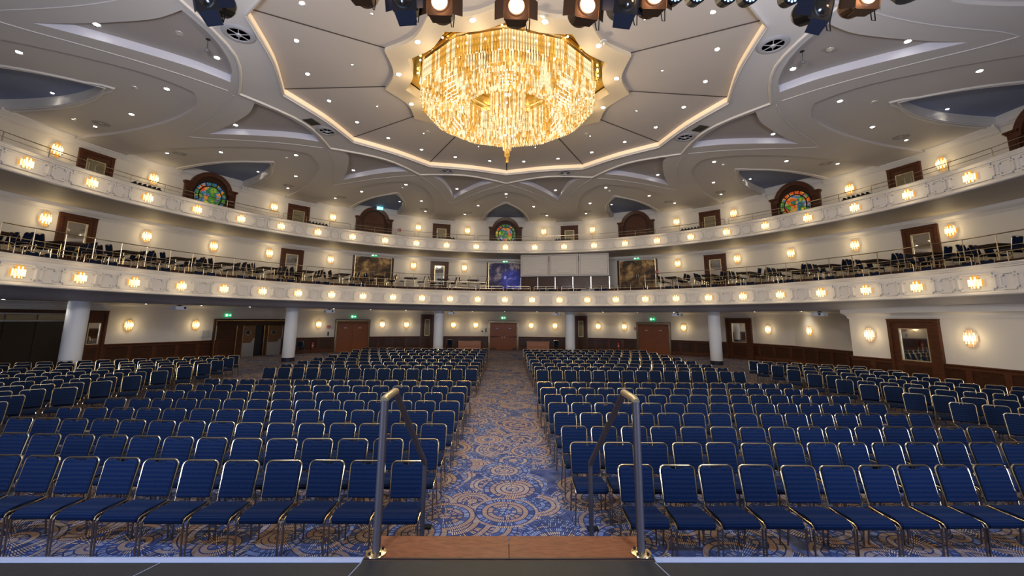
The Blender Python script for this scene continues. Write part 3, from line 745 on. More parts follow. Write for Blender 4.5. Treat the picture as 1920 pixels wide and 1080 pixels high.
g1 = [(-21.14, 24.39, 64), (-19.56, 27.37, 62), (-14.58, 33.76, 36), (-10.32, 36.24, 24.6), (-8.46, 37.01, 20), (-4.55, 38.07, 10.6), (-2.58, 38.35, 6), (2.40, 38.37, -5.6), (4.51, 38.07, -10.5), (8.17, 37.11, -19.2), (10.23, 36.29, -24.4), (14.33, 33.93, -35.3), (18.30, 29.31, -70.7), (18.86, 26.05, -90), (16.50, 19.05, -76.7), (17.10, 15.42, -85)]
for i, (x, y, a) in enumerate(g1): sconce('wall', (x, y, 2.17), R(a), 'lit crystal sconce above the ground floor panelling, '+lab_from(len(g1), i), 'crystal sconces of the ground floor wall', 10)

# ------------------------------------------------------------------ downlights
def make_down():
    t = empty('ceiling_downlight'); m = MB(); m.lathe([(.075, -.002), (.10, -.012), (.105, 0)], 18); m.build('trim_ring', TRIMR, t, True)
    m = MB(); m.lathe([(.001, -.014), (.068, -.010), (.07, -.002)], 14); m.build('lamp', DOWN, t); return t
DLP = make_down(); dl_used = [False]
def down(r, a, z, fam, i, n, e=22, xy=None, s=1.0, light=True):
    o = DLP if not dl_used[0] else copy_tree(DLP); dl_used[0] = True
    p = P(r, a, z) if xy is None else (xy[0], xy[1], z); o.location = p; o.scale = (s, s, s)
    tag(o, 'round recessed downlight %s, %s' % (fam, lab_from(n, i)), 'ceiling light', 'recessed downlights '+fam)
    if light: plight('downlight_beam', (p[0], p[1], p[2]-.05), e, (1, .93, .80), .05, typ='SPOT', spot=105, target=(p[0], p[1]+.001, 0), blend=.8)
def family(lst, z, fam, **k):
    pts = []
    for r, a in lst:
        u, v = project(P(r, a, z))
        if -60 < u < 1980 and -60 < v < 700: pts.append((u, r, a))
    pts.sort()
    for i, (u, r, a) in enumerate(pts): down(r, a, z, fam, i, len(pts), **k)
family([(3.72, k*30+15) for k in range(12)], 10.598, 'in the ring around the chandelier', e=30)
pz = lambda r: 10.74-(r-4.2)/(7.86-4.2)*.17
family([(5.18, k*30+15) for k in range(12)], pz(5.18)-.004, 'in the inner circle of the star panels', e=30)
family([(6.68, k*30+s*7.5) for k in range(12) for s in (-1, 1)], pz(6.68)-.004, 'in the outer circle of the star panels', e=30)
family([(11.8, k*30+15) for k in range(12)], ZT-.003, 'in the sunken ceiling triangles', e=30)
family([(9.2, s*a) for s in (-1, 1) for a in (100.2, 115)], ZT-.003, 'in the big side triangles', e=30)
family([(11.85, k*30) for k in range(12)], ZP-.003, 'at the tips of the ceiling petals', e=25)
family([(14.85, k*30+s*7.5) for k in range(12) for s in (-1, 1)], ZP-.003, 'halfway along the ceiling petals', e=22)
family([(17.5, k*30+s*10.2) for k in range(12) for s in (-1, 1)], ZP-.003, 'near the top level wall', e=14, s=.8)
family([(17.0, k*30+s*3.7) for k in range(12) for s in (-1, 1)], ZN-.003, 'inside the dark niches', e=6, s=.7)
for nm, rr in (('behind the lower balcony lip', 19.2), ('deep under the lower balcony', 22.3)):
    family([(rr, a) for a in range(-84, 85, 7)], GC-.003, nm, e=26, s=.9)

# ------------------------------------------------------------------ ceiling fittings
def fan(a, i):
    t = tag(empty('ceiling_air_outlet', P(8.06, a, ZB-.01)), 'large round spoked air outlet in the ceiling band, '+lab_from(6, i), 'air vent', 'round spoked ceiling outlets')
    m = MB(); m.lathe([(.27, .0), (.28, -.04), (.33, -.05), (.40, -.02), (.42, 0)], 30); m.build('rim', simple('outlet_rim', (.36, .35, .37), .3) if i == 0 else bpy.data.materials['outlet_rim'], t, True)
    m = MB(); m.lathe([(.001, -.015), (.29, -.015)], 24); m.build('dark_core', DARK, t)
    m = MB(); m.lathe([(.001, -.07), (.06, -.065), (.08, -.03)], 16); m.build('hub', bpy.data.materials['outlet_rim'], t, True)
    for k in range(6):
        M = Matrix.Rotation(k*PI/3, 4, 'Z'); m = MB(); m.box((.06, -.012, -.035), (.29, .012, -.02), 0, M); m.build('spoke', bpy.data.materials['outlet_rim'], t)
for i, a in enumerate((-113, -68.9, -22.6, 22.6, 68.9, 113)): fan(a, i)
gi = 0
for k in (-3, -2, -1, 0, 1, 2, 3):
    for s in (-1, 1):
        a = k*30+s*9.5
        if abs(a) > 82: continue
        t = tag(empty('ceiling_grille', P(16.93, a, ZP-.004)), 'round slotted ceiling grille near the top level wall, '+lab_from(12, gi), 'air vent', 'round slotted grilles'); gi += 1
        m = MB(); m.lathe([(.001, -.004), (.30, -.006), (.31, 0)], 26); m.build('plate', CEIL, t)
        m = MB()
        for ring, nn in ((.12, 10), (.19, 16), (.26, 22)):
            for q in range(nn):
                M = Matrix.Rotation(2*PI*q/nn+ring, 4, 'Z'); m.box((ring-.028, -.011, -.010), (ring+.028, .011, -.0065), 0, M)
        m.build('slots', GRILLE, t)
sens = [(9.76, -106.5), (12.9, -90.3), (17.6, -82), (9.72, 107), (13.1, 90), (3.93, 166.5), (3.93, 136), (4.9, 45), (4.9, -45), (12.6, 60), (12.6, -60), (12.6, 30), (12.6, -30), (12.6, 0)]
for i, (r, a) in enumerate(sens):
    z = 10.6 if r < 4.2 else (pz(r) if r < 7 else (ZT if abs((abs(a) % 30)-15) < 2 and r < 11 else ZP))
    t = MB(); t.lathe([(.07, -.028), (.095, -.02), (.10, 0)], 16); o = t.build('smoke_detector', TRIMR, None, True); o.location = P(r, a, z-.002)
    tag(o, 'small round ceiling detector disc, '+lab_from(len(sens), sorted(range(len(sens)), key=lambda q: project(P(sens[q][0], sens[q][1], 10.5))[0]).index(i)), 'detector', 'small detector discs')
for s in (-1, 1):
    t = tag(empty('hanging_microphone', P(9.08, s*106, ZT)), 'small microphone hanging from the %s ceiling triangle' % ('left' if s < 0 else 'right'), 'microphone', 'hanging microphones')
    m = MB(); m.lathe([(.001, -.012), (.06, -.01), (.065, 0)], 12); m.build('rose', DARK, t)
    m = MB(); m.tube([(0, 0, 0), (0, 0, -.30)], .006, 5); m.build('stem', DARK, t)
    m = MB(); m.lathe([(.02, -.42), (.05, -.40), (.06, -.34), (.05, -.30), (.02, -.29)], 12); m.build('head', STEEL, t, True)
for s in (-1, 1):
    t = tag(empty('ceiling_hatch', P(8.05, s*75, ZB-.01), -R(s*75)), 'square open ceiling hatch beside the %s air outlet' % ('left' if s < 0 else 'right'), 'hatch')
    m = MB(); m.box((-.26, -.22, -.006), (.26, .22, .0)); m.build('opening', DARK, t)
    m = MB(); m.tube([(-.26, -.22, -.01), (.26, -.22, -.01), (.26, .22, -.01), (-.26, .22, -.01)], .014, 4, closed=True); m.build('frame', GRILLE, t)

# ------------------------------------------------------------------ railings
def rail_section(R0, z0, a0, a1, h, mids, ends, label, group, rad=.016, extra=(), name='balcony_railing'):
    t = tag(empty(name, P(R0, (a0+a1)/2, z0), 0), label, 'railing', group); ox, oy, oz = P(R0, (a0+a1)/2, z0)
    def q(a, z): p = P(R0, a, z0+z); return (p[0]-ox, p[1]-oy, p[2]-oz)
    n = max(4, int((a1-a0)/1.2)); da = math.degrees(.09/R0)
    top = [q(a0, 0), q(a0, h-.09), q(a0+da*.3, h-.026), q(a0+da, h)]+[q(a0+da+(a1-a0-2*da)*k/n, h) for k in range(1, n)]+[q(a1-da, h), q(a1-da*.3, h-.026), q(a1, h-.09), q(a1, 0)]
    if not ends: top = [q(a0+(a1-a0)*k/n, h) for k in range(n+1)]
    m = MB(); m.tube(top, rad, 6); m.build('top_rail', RAILM, t, True)
    for z in extra: m = MB(); m.tube([q(a0+(a1-a0)*k/n, z) for k in range(n+1)], rad*.6, 5); m.build('bar', RAILM, t, True)
    for a in mids: m = MB(); m.tube([q(a, 0), q(a, h)], rad*.9, 6); m.build('post', RAILM, t, True)
sec = [(i, i*6.876) for i in range(-14, 14)]
for j, (i, a) in enumerate(sec):
    rail_section(15.96, 4.66, a+.45, a+6.43, .33, [a+3.44], True, 'low looped brass rail on the lower balcony edge, '+lab_from(28, j), 'low rails of the lower balcony', .016, (.17,))
k0 = list(range(-13, 13, 2))
for j, i in enumerate(k0):
    a = i*7.312; rail_section(17.0, 8.42, a+.4, a+14.22, .38, [a+4.9, a+9.7], True, 'low looped brass rail on the upper balcony edge, '+lab_from(13, j), 'low rails of the upper balcony', .016, (.2,))
tall = [(-88+6.6*i, -88+6.6*(i+1)) for i in range(12)]+[(-8.8, -4.6)]+[(33.2+6.9*i, 33.2+6.9*(i+1)) for i in range(9)]
for j, (a, b) in enumerate(tall):
    rail_section(17.2, 4.88, a, b, .93, [a+.02, (a+b)/2], False, 'tall brass handrail section at the terrace edge, '+lab_from(len(tall), j), 'tall rails of the middle level terrace', .020, (.48,), 'terrace_railing')

# ------------------------------------------------------------------ doors and portals
dn = [0]
def door_root(pos, rz, cat='door'):
    dn[0] += 1; t = empty('door_%d' % dn[0], pos, rz); t['kind'] = 'structure'; return t
def frame_boxes(m, w, h, fw, y0, y1, z0=0):
    m.box((-w/2, y0, z0), (-w/2+fw, y1, h)); m.box((w/2-fw, y0, z0), (w/2, y1, h)); m.box((-w/2+fw, y0, h-fw), (w/2-fw, y1, h))
def panel_door(pos, rz, w, h, pane, pz0, pz1, pw, panemat, gilt=True, col=MAHOG):
    t = door_root(pos, rz); m = MB(); m.box((-w/2+.12, -.03, 0), (w/2-.12, .05, h-.12)); 
    # leaf with an opening drawn as stiles around the pane
    m = MB(); m.box((-w/2+.1, -.05, 0), (-pw/2, .02, h-.1)); m.box((pw/2, -.05, 0), (w/2-.1, .02, h-.1)); m.box((-pw/2, -.05, 0), (pw/2, .02, pz0)); m.box((-pw/2, -.05, pz1), (pw/2, .02, h-.1)); o = m.build('leaf', col, t)
    m = MB(); frame_boxes(m, w, h, .13, -.10, .06); m.box((-w/2-.02, -.12, h-.03), (w/2+.02, .06, h)); m.build('door_frame', col, t)
    m = MB(); m.box((-pw/2, -.02, pz0), (pw/2, -.005, pz1)); m.build('pane', panemat, t)
    if gilt:
        m = MB(); e = .028
        m.box((-pw/2-.01, -.065, pz0-.01), (-pw/2+e, -.02, pz1+.01)); m.box((pw/2-e, -.065, pz0-.01), (pw/2+.01, -.02, pz1+.01)); m.box((-pw/2+e, -.065, pz0-.01), (pw/2-e, -.02, pz0+e)); m.box((-pw/2+e, -.065, pz1-e), (pw/2-e, -.02, pz1+.01)); m.build('pane_frame', GILT, t)
    if pz0 > .6:
        m = MB(); m.box((-pw/2+.03, -.062, .22), (pw/2-.03, -.05, pz0-.18)); m.build('lower_panel', MAHOG2, t)
    return t
for a in (-75, -45, -15, 45, 75): panel_door(P(20.03, a, 4.88), -R(a), 1.40, 2.27, 'mirror', .42, 1.93, .74, MIRROR)
for a in (-75, -45, -15, 15, 45, 75): panel_door(P(19.58, a, 8.08), -R(a), 1.36, 2.0, 'beige', .30, 1.62, .72, BEIGE)
def mural_doors(a, mat):
    t = door_root(P(20.03, a, 4.88), -R(a)); w, h = 2.95, 2.55
    m = MB(); frame_boxes(m, w, h, .14, -.12, .06); m.build('door_frame', MAHOG2, t)
    m = MB(); frame_boxes(m, w-.28, h-.14, .04, -.13, -.02); m.build('gilt_edge', GILT, t)
    for s in (-1, 1):
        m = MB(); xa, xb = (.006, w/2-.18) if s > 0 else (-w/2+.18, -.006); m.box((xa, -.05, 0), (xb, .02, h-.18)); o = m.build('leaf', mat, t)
        m = MB(); m.tube([(s*.07, -.05, 1.0), (s*.07, -.10, 1.02), (s*.07, -.10, 1.22), (s*.07, -.05, 1.24)], .014, 6); m.build('handle', STEEL, o, True)
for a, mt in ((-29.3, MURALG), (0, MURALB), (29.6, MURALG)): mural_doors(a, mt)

def portal(a, glass):
    t = empty('window_%d' % (abs(int(a))//30+1+(5 if a > 0 else 0)) if glass else 'door_%d' % (20+(1 if a > 0 else 0)), P(19.58, a, 8.08), -R(a)); t['kind'] = 'structure'
    hw, sh, top, aw = 1.36, 1.94, 2.66, 1.0
    def arch(r, n=20, zc=None, flat=1.0): return [(r*math.cos(PI-PI*k/n), (zc if zc is not None else 1.64)+r*flat*math.sin(PI-PI*k/n)) for k in range(n+1)]
    # spandrel body with arch top
    outer = arch(aw+.02, 20, sh-.30)
    m = MB(); m.prism([(-aw-.02, 0), (-aw-.02, 1.6)]+outer+[(aw+.02, 1.6), (aw+.02, 0)], -.10, .02); m.build('back_board', MAHOG2, t)
    m = MB(); o_ = arch(aw+.10, 22, sh-.30); i_ = arch(aw-.14, 22, sh-.30); n = len(o_)
    for k in range(n-1):
        m.add([(o_[k][0], -.26, o_[k][1]), (o_[k+1][0], -.26, o_[k+1][1]), (i_[k+1][0], -.22, i_[k+1][1]), (i_[k][0], -.22, i_[k][1]), (o_[k][0], .02, o_[k][1]), (o_[k+1][0], .02, o_[k+1][1]), (i_[k+1][0], -.08, i_[k+1][1]), (i_[k][0], -.08, i_[k][1])], [(0,1,2,3), (0,4,5,1), (3,2,6,7), (4,5,6,7)])
    m.build('arch', MAHOG, t)
    for s in (-1, 1):
        m = MB(); xa, xb = sorted((s*(aw-.04), s*(hw-.06))); m.box((xa, -.22, 0), (xb, .02, sh-.14)); o = m.build('pilaster', MAHOG, t)
        m = MB(); m.box((xa-.03, -.26, sh-.14), (xb+.03, .02, sh-.08)); m.box((xa-.07, -.31, sh-.08), (xb+.07, .02, sh)); m.build('capital', MAHOG, o)
        m = MB(); m.box((xa+.07, -.235, .25), (xb-.07, -.22, sh-.35)); m.build('sunk_panel', MAHOG2, o)
    if glass:
        g = MB(); g.lathe([(.001, -.125), (.56, -.125), (.56, -.12)], 36, (0, 0, 1.36), 'y'); gl = g.build('stained_disc', STAIN, t)
        g = MB(); nseg = 16
        for k in range(nseg):
            a0, a1 = 2*PI*k/nseg+.04, 2*PI*(k+1)/nseg-.04; pts = []
            for q in range(5): b = a0+(a1-a0)*q/4; pts.append((.80*math.cos(b), 1.36+.80*math.sin(b)))
            for q in range(5): b = a1-(a1-a0)*q/4; pts.append((.63*math.cos(b), 1.36+.63*math.sin(b)))
            g.prism(pts, -.13, -.115)
        g.build('stained_ring', STAIN, t)
        g = MB(); g.tube([(.60*math.cos(2*PI*k/36), -.125, 1.36+.60*math.sin(2*PI*k/36)) for k in range(36)], .022, 6, closed=True); g.tube([(.83*math.cos(2*PI*k/36), -.125, 1.36+.83*math.sin(2*PI*k/36)) for k in range(36)], .028, 6, closed=True); g.build('lead_ring', DARK, t, True)
    else:
        g = MB(); ii = arch(aw-.26, 20, sh-.32); g.prism([(-aw+.26, 0), (-aw+.26, 1.55)]+ii+[(aw-.26, 1.55), (aw-.26, 0)], -.13, -.10); g.build('leaf', wood('arched_door_wood', (.06, .02, .008), (.12, .042, .018), .35) if 'arched_door_wood' not in bpy.data.materials else bpy.data.materials['arched_door_wood'], t)
        g = MB(); g.box((-aw+.3, -.15, 1.44), (aw-.3, -.12, 1.50)); g.box((-.03, -.145, 0), (.03, -.12, 1.44)); g.build('cross_rail', MAHOG2, t)
for a in (-90, -60, 0, 60, 90): portal(a, True)
for a in (-30, 30): portal(a, False)

def exit_sign(pos, rz, label, blue=False, s=1.0):
    t = tag(empty('exit_sign', pos, rz), label, 'sign', 'illuminated running man exit signs'); w, h = .17*s, .085*s
    m = MB(); m.box((-w, -.05, -h), (w, 0, h)); m.build('lightbox', SIGNB if blue else GREEN, t)
    m = MB(); d = -.056
    m.prism([(-.13*s, -.06*s), (-.03*s, -.06*s), (-.03*s, .06*s), (-.13*s, .06*s)], d, -.05)   # doorway
    m.prism([(.03*s, .018*s), (.08*s, .018*s), (.08*s, .045*s), (.14*s, 0), (.08*s, -.045*s), (.08*s, -.018*s), (.03*s, -.018*s)], d, -.05)
    m.build('arrow_and_doorway', SIGNW, t)
    m = MB(); d = -.060
    m.lathe([(.001, d), (.013*s, d), (.013*s, d+.004)], 8, (-.07*s, 0, .042*s), 'y')
    for a, b in (((-.072, .028), (-.09, -.008)), ((-.075, .02), (-.055, .002)), ((-.075, .022), (-.105, .012)), ((-.09, -.008), (-.065, -.022)), ((-.065, -.022), (-.07, -.05)), ((-.09, -.008), (-.115, -.035))):
        m.tube([(a[0]*s, d, a[1]*s), (b[0]*s, d, b[1]*s)], .0065*s, 4)
    m.build('running_figure', GREEN, t)
exit_sign(P(19.9, -29.3, 7.32), R(29.3), 'green exit sign above the left cloud mural doors', s=1.3)
exit_sign(P(19.9, 0, 7.32), 0, 'green exit sign above the blue cloud mural doors', s=1.3)
exit_sign(P(19.9, 29.6, 7.32), -R(29.6), 'green exit sign above the right cloud mural doors', s=1.3)
exit_sign(P(19.15, -29.2, 10.72), R(29.2), 'blue-green exit sign over the left arched top level door', True, 1.3)
GX = [(-18.63, 29.0, 2.80, 60, 'green exit sign above the swing doors at left'), (-12.36, 35.1, 2.80, 30, 'green exit sign above the left brown double door'), (-.10, 38.42, 2.83, 0, 'green exit sign above the central brown double door'), (12.26, 35.15, 2.82, -30, 'green exit sign above the right brown double door')]
for x, y, z, a, lb in GX: exit_sign((x, y, z), R(a), lb, s=1.25)

def burl_doors(pos, rz, w=2.72):
    t = door_root(pos, rz); h = 2.57
    m = MB(); frame_boxes(m, w, h, .15, -.14, .02); m.build('door_frame', MAHOG2, t)
    m = MB(); frame_boxes(m, w-.08, h-.05, .022, -.165, -.14); frame_boxes(m, w-.22, h-.12, .022, -.165, -.14); m.build('brass_edge', BRASS, t)
    for s in (-1, 1):
        m = MB(); xa, xb = (.005, w/2-.15) if s > 0 else (-w/2+.15, -.005); m.box((xa, -.07, .01), (xb, 0, h-.15)); o = m.build('leaf', BURL, t)
        m = MB(); m.box((s*.56-.11, -.075, 1.87), (s*.56+.11, -.07, 1.93)); m.build('name_plate', SIGNW if False else WHITE, o)
        m = MB(); m.tube([(s*.09, -.07, 1.0), (s*.09, -.12, 1.02), (s*.09, -.12, 1.20), (s*.09, -.07, 1.22)], .012, 6); m.build('handle', BRASS, o, True)
burl_doors((-.09, 38.46, 0), 0); burl_doors((-12.38, 35.10, 0), R(29.8)); burl_doors((12.30, 35.12, 0), -R(29.7))
# narrow dark doors beside the middle columns, mirror doors on the right
def gdoor(x, y, a, w, h, pw, p0, p1, pm): panel_door((x, y, 0), -R(a), w, h, '', p0, p1, pw, pm)
gdoor(-6.75, 37.48, -15.7, 1.15, 3.05, .42, 1.25, 2.62, BEIGE); gdoor(6.72, 37.5, 15.7, 1.15, 3.05, .42, 1.25, 2.62, BEIGE)
gdoor(17.25, 31.20, 55.5, 1.85, 2.95, 1.0, 1.2, 2.58, MIRROR); gdoor(16.80, 17.3, 81.0, 1.9, 2.87, 1.05, 1.18, 2.48, MIRROR)
gdoor(-21.70, 23.0, -67, 1.0, 2.96, .50, 1.2, 2.3, MIRROR)
# far left folding doors
t = door_root((-22.60, 20.3, 0), R(72)); m = MB(); frame_boxes(m, 3.6, 2.95, .16, -.16, .05); m.build('door_frame', MAHOG2, t)
for k in range(3): m = MB(); m.box((-1.63+k*1.09, -.06, 0), (-.56+k*1.09, 0, 2.38)); m.build('leaf', wood('black_brown_door', (.012, .008, .005), (.022, .014, .008), .4) if k == 0 else bpy.data.materials['black_brown_door'], t)
for k in range(3): m = MB(); m.box((-1.60+k*1.09, -.05, 2.46), (-.58+k*1.09, 0, 2.72)); m.build('transom', BEIGE, t)
t = door_root((-23.30, 15.0, 0), R(86)); m = MB(); frame_boxes(m, 5.4, 2.95, .16, -.16, .05); m.build('door_frame', MAHOG2, t)
for k in range(4): m = MB(); m.box((-2.5+k*1.26, -.06, 0), (-1.26+k*1.26, 0, 2.38)); m.build('leaf', bpy.data.materials['black_brown_door'], t)
for k in range(4): m = MB(); m.box((-2.48+k*1.26, -.05, 2.46), (-1.28+k*1.26, 0, 2.72)); m.build('transom', BEIGE, t)
# swing doors group at left
t = door_root((-17.80, 30.35, 0), R(55.0)); W_ = 4.75
m = MB(); frame_boxes(m, W_, 2.55, .12, -.30, .25); m.box((-W_/2, -.10, 2.10), (W_/2, .2, 2.43)); m.box((-.98, -.2, 0), (-.58, .2, 2.15)); m.box((.86, -.2, 0), (1.06, .2, 2.15)); m.build('door_frame', MAHOG2, t)
m = MB(); frame_boxes(m, W_-.16, 2.46, .03, -.32, -.28)
for x in (-.98, -.56, .84, 1.10): m.box((x-.02, -.23, 0), (x+.02, -.19, 2.1))
m.build('brass_edge', BRASS, t)
m = MB(); m.box((-2.2, -.06, 0), (-.98, 0, 2.12)); m.build('leaf', MAHOG2, t)
KICK = simple('steel_kick_plate', (.32, .33, .36), .35, .7)
for x0, x1 in ((-.52, .30), (1.12, 2.18)):
    m = MB(); m.box((x0, -.06, 0), (x1, -.01, 2.1)); o = m.build('leaf', wood('swing_door_wood', (.10, .045, .02), (.15, .07, .03), .4) if 'swing_door_wood' not in bpy.data.materials else bpy.data.materials['swing_door_wood'], t)
    w = x1-x0; m = MB(); m.prism([(x0+.01, .0), (x1-.01, 0), (x1-.01, 1.25), (x1-.05, 1.25), (x1-.05-.25*w, .92), (x0+.01, .92)], -.067, -.06); m.build('kick_plate', KICK, o)
    xc = x0+w*.42; m = MB(); m.lathe([(.001, -.075), (.15, -.075), (.155, -.06)], 24, (xc, 0, 1.62), 'y'); m.build('porthole_glass', DARKGLASS, o)
    m = MB(); m.tube([(xc+.165*math.cos(2*PI*k/24), -.07, 1.62+.165*math.sin(2*PI*k/24)) for k in range(24)], .018, 6, closed=True); m.build('porthole_ring', STEEL, o, True)
m = MB(); m.box((.32, .0, 0), (.84, .22, 2.1)); m.build('dark_gap', DARK, t)
# columns
for i, a in enumerate((-75, -45, -15, 15, 45)):
    lb = ('white round column at the far left below the balcony', 'white round column beside the swing doors', 'white round column left of the central door', 'white round column right of the central door', 'white round column on the right below the balcony')[i]
    t = tag(empty('column', P(19.0, a, 0)), lb, 'column', 'white columns carrying the lower balcony')
    m = MB(); m.lathe([(.355, .24), (.36, .25), (.36, GC)], 36); m.build('shaft', COLUMN, t, True)
    m = MB(); m.lathe([(.375, 0), (.375, .23), (.362, .245)], 36); m.build('plinth', NAVYB, t, True)
# projectors
pj = (-65.2, -39.5, -12.6, 12.4, 39.4, 64.8)
for i, a in enumerate(pj):
    t = tag(empty('projector', P(17.55, a, 3.03), -R(a)), 'white projector hanging under the balcony, '+lab_from(6, i), 'projector', 'ceiling projectors under the lower balcony')
    m = MB(); m.box((-.27, -.22, -.02), (.27, .22, .15)); m.box((-.24, -.24, .0), (.24, -.22, .13)); m.build('housing', PLASTIC, t)
    m = MB(); m.lathe([(.001, -.29), (.045, -.29), (.055, -.24)], 14, (.12, 0, .075), 'y'); m.build('lens', DARK, t, True)
    m = MB(); m.box((-.09, -.05, .15), (.09, .10, .20)); m.tube([(0, .02, .2), (0, .02, .36)], .03, 8); m.build('bracket', DARK, t)
# counters, extinguishers, wall boxes
for x, y, a, lb in ((-3.05, 37.75, -7, 'low brown wooden counter left of the central door'), (2.98, 37.75, 7, 'low brown wooden counter right of the central door')):
    t = tag(empty('wooden_counter', (x, y, 0), -R(a)), lb, 'counter', 'wooden counters by the back wall')
    m = MB(); m.box((-.98, -.25, 0), (.98, .25, .74)); m.build('front', COUNTER, t)
    m = MB(); m.box((-1.01, -.28, .74), (1.01, .28, .80)); m.build('top', COUNTER, t)
    m = MB(); m.box((-.96, -.265, .36), (.96, -.25, .375)); m.build('groove', MAHOG, t)
for x, y, a, lb in ((-14.80, 33.45, -37, 'red fire extinguisher on the panelling left of the left brown door'), (9.72, 36.38, 23, 'red fire extinguisher on the panelling left of the right brown door')):
    t = tag(empty('fire_extinguisher', (x, y, .32), -R(a)), lb, 'fire extinguisher', 'red fire extinguishers')
    m = MB(); m.lathe([(.06, 0), (.09, .03), (.09, .42), (.06, .50), (.03, .54)], 16, (0, -.10, 0)); m.build('body', RED, t, True)
    m = MB(); m.lathe([(.02, .53), (.03, .57), (.015, .60)], 10, (0, -.10, 0)); m.box((-.02, -.16, .59), (.02, -.06, .62)); m.tube([(.03, -.1, .56), (.10, -.12, .5), (.11, -.12, .25)], .012, 5); m.build('valve_and_hose', DARK, t)
    m = MB(); m.box((-.07, -.102, .2), (.07, -.193, .3)); m.build('label', WHITE, t)
    m = MB(); m.box((-.03, -.06, .15), (.03, .03, .45)); m.build('wall_bracket', DARK, t)
def plate(name, pos, rz, w, h, d, mat, label, cat, sym=False):
    t = tag(empty(name, pos, rz), label, cat); m = MB(); m.box((-w/2, -d, -h/2), (w/2, 0, h/2)); m.build('plate', mat, t)
    if sym:
        m = MB(); m.prism([(-w*.38, -h*.3), (-w*.05, -h*.3), (-w*.05, h*.3), (-w*.38, h*.3)], -d-.004, -d); m.prism([(w*.08, -h*.3), (w*.36, -h*.3), (w*.22, h*.32)], -d-.004, -d); m.build('symbol', WHITE, t)
plate('fire_sign', (-13.93, 34.12, 1.98), R(34), .26, .22, .012, RED, 'small red fire sign left of the left brown door', 'sign', True)
plate('fire_sign', (11.00, 35.80, 2.02), -R(26), .22, .22, .012, RED, 'small red fire sign left of the right brown door', 'sign', True)
plate('fire_sign', P(19.5, -24.5, 9.32), R(24.5), .26, .22, .012, RED, 'small red fire sign right of the left arched top door', 'sign', True)
plate('fire_sign', P(19.95, 33.6, 6.2), -R(33.6), .26, .22, .012, RED, 'small red fire sign right of the right mural door', 'sign', True)
plate('switch_box', (-1.65, 38.35, 1.72), R(3), .10, .34, .04, DARK, 'narrow black control box left of the central door', 'switch')
plate('switch_box', (11.12, 35.72, 1.62), -R(27), .10, .34, .04, DARK, 'narrow black control box left of the right brown door', 'switch')
plate('switch_box', (-13.93, 34.12, 1.45), R(34), .10, .32, .04, DARK, 'narrow black control box left of the left brown door', 'switch')
plate('call_point', (-1.98, 38.33, 1.62), R(3), .12, .12, .04, DARK, 'small square wall button far left of the central door', 'switch')
plate('wall_phone_box', (-19.26, 27.88, 1.60), R(62), .42, .42, .14, simple('grey_box', (.45, .44, .43), .5), 'grey wall box beside the swing doors', 'box')

# ------------------------------------------------------------------ control booth on the middle level
bt = tag(empty('control_booth', (0, 0, 0)), 'white panelled control booth right of the blue mural door', 'booth')
bl = Vector((*P(17.55, 3.7)[:2], 0)); br = Vector((*P(17.55, 25.0)[:2], 0)); dv = (br-bl); BW = dv.length; dv.normalize(); nv = Vector((dv.y, -dv.x, 0))
MBt = Matrix(((dv.x, -nv.x, 0, bl.x), (dv.y, -nv.y, 0, bl.y), (0, 0, 1, 0), (0, 0, 0, 1)))
bt.matrix_world = MBt
m = MB(); m.box((0, 0, 5.82), (BW, .08, 7.47)); m.box((0, 0, 5.82), (.08, 2.3, 7.47)); m.box((BW-.08, .0, 5.82), (BW, 2.1, 7.47)); m.build('upper_wall', BSEAM, bt)
pw = BW/3
for k in range(3):
    x0 = k*pw+.03; x1 = (k+1)*pw-.03; m = MB(); m.box((x0, -.045, 5.85), (x1, 0, 7.44)); o = m.build('hatch_panel', PANELW, bt)
    m = MB(); cx = (x0+x1)/2; cz = 6.62
    for bx0, bx1, z in ((-.42, .42, .48), (-.42, .42, -.48), (-.72, -.45, .22), (.45, .72, .22), (-.72, -.45, -.22), (.45, .72, -.22)):
        m.box((cx+bx0, -.095, cz+z-.022), (cx+bx1, -.045, cz+z+.022))
    frx = MB(); frx.tube([(x0+.1, -.05, 5.93), (x1-.1, -.05, 5.93), (x1-.1, -.05, 7.36), (x0+.1, -.05, 7.36)], .014, 4, closed=True); frx.build('panel_edge', BSEAM, o)
    m.build('panel_moulding', FASCIA, o)
for k in (1, 2): m = MB(); m.box((k*pw-.03, -.06, 6.9), (k*pw+.03, -.0, 7.3)); m.build('hinge', DARK, bt)
m = MB(); m.box((0, .04, 4.90), (BW, .09, 5.80)); m.box((0, .04, 4.9), (.05, 2.3, 5.8)); m.box((BW-.05, .04, 4.9), (BW, 2.1, 5.8)); m.build('lower_panel', MAHOG2, bt)
for k in range(6): m = MB(); x = .03+(BW-.06)*k/5; m.box((x-.03, -.02, 4.88), (x+.03, .05, 5.82)); m.build('post', STEEL, bt)
m = MB(); m.box((-.02, -.03, 5.78), (BW+.02, .10, 5.83)); m.build('sill', DARK, bt)

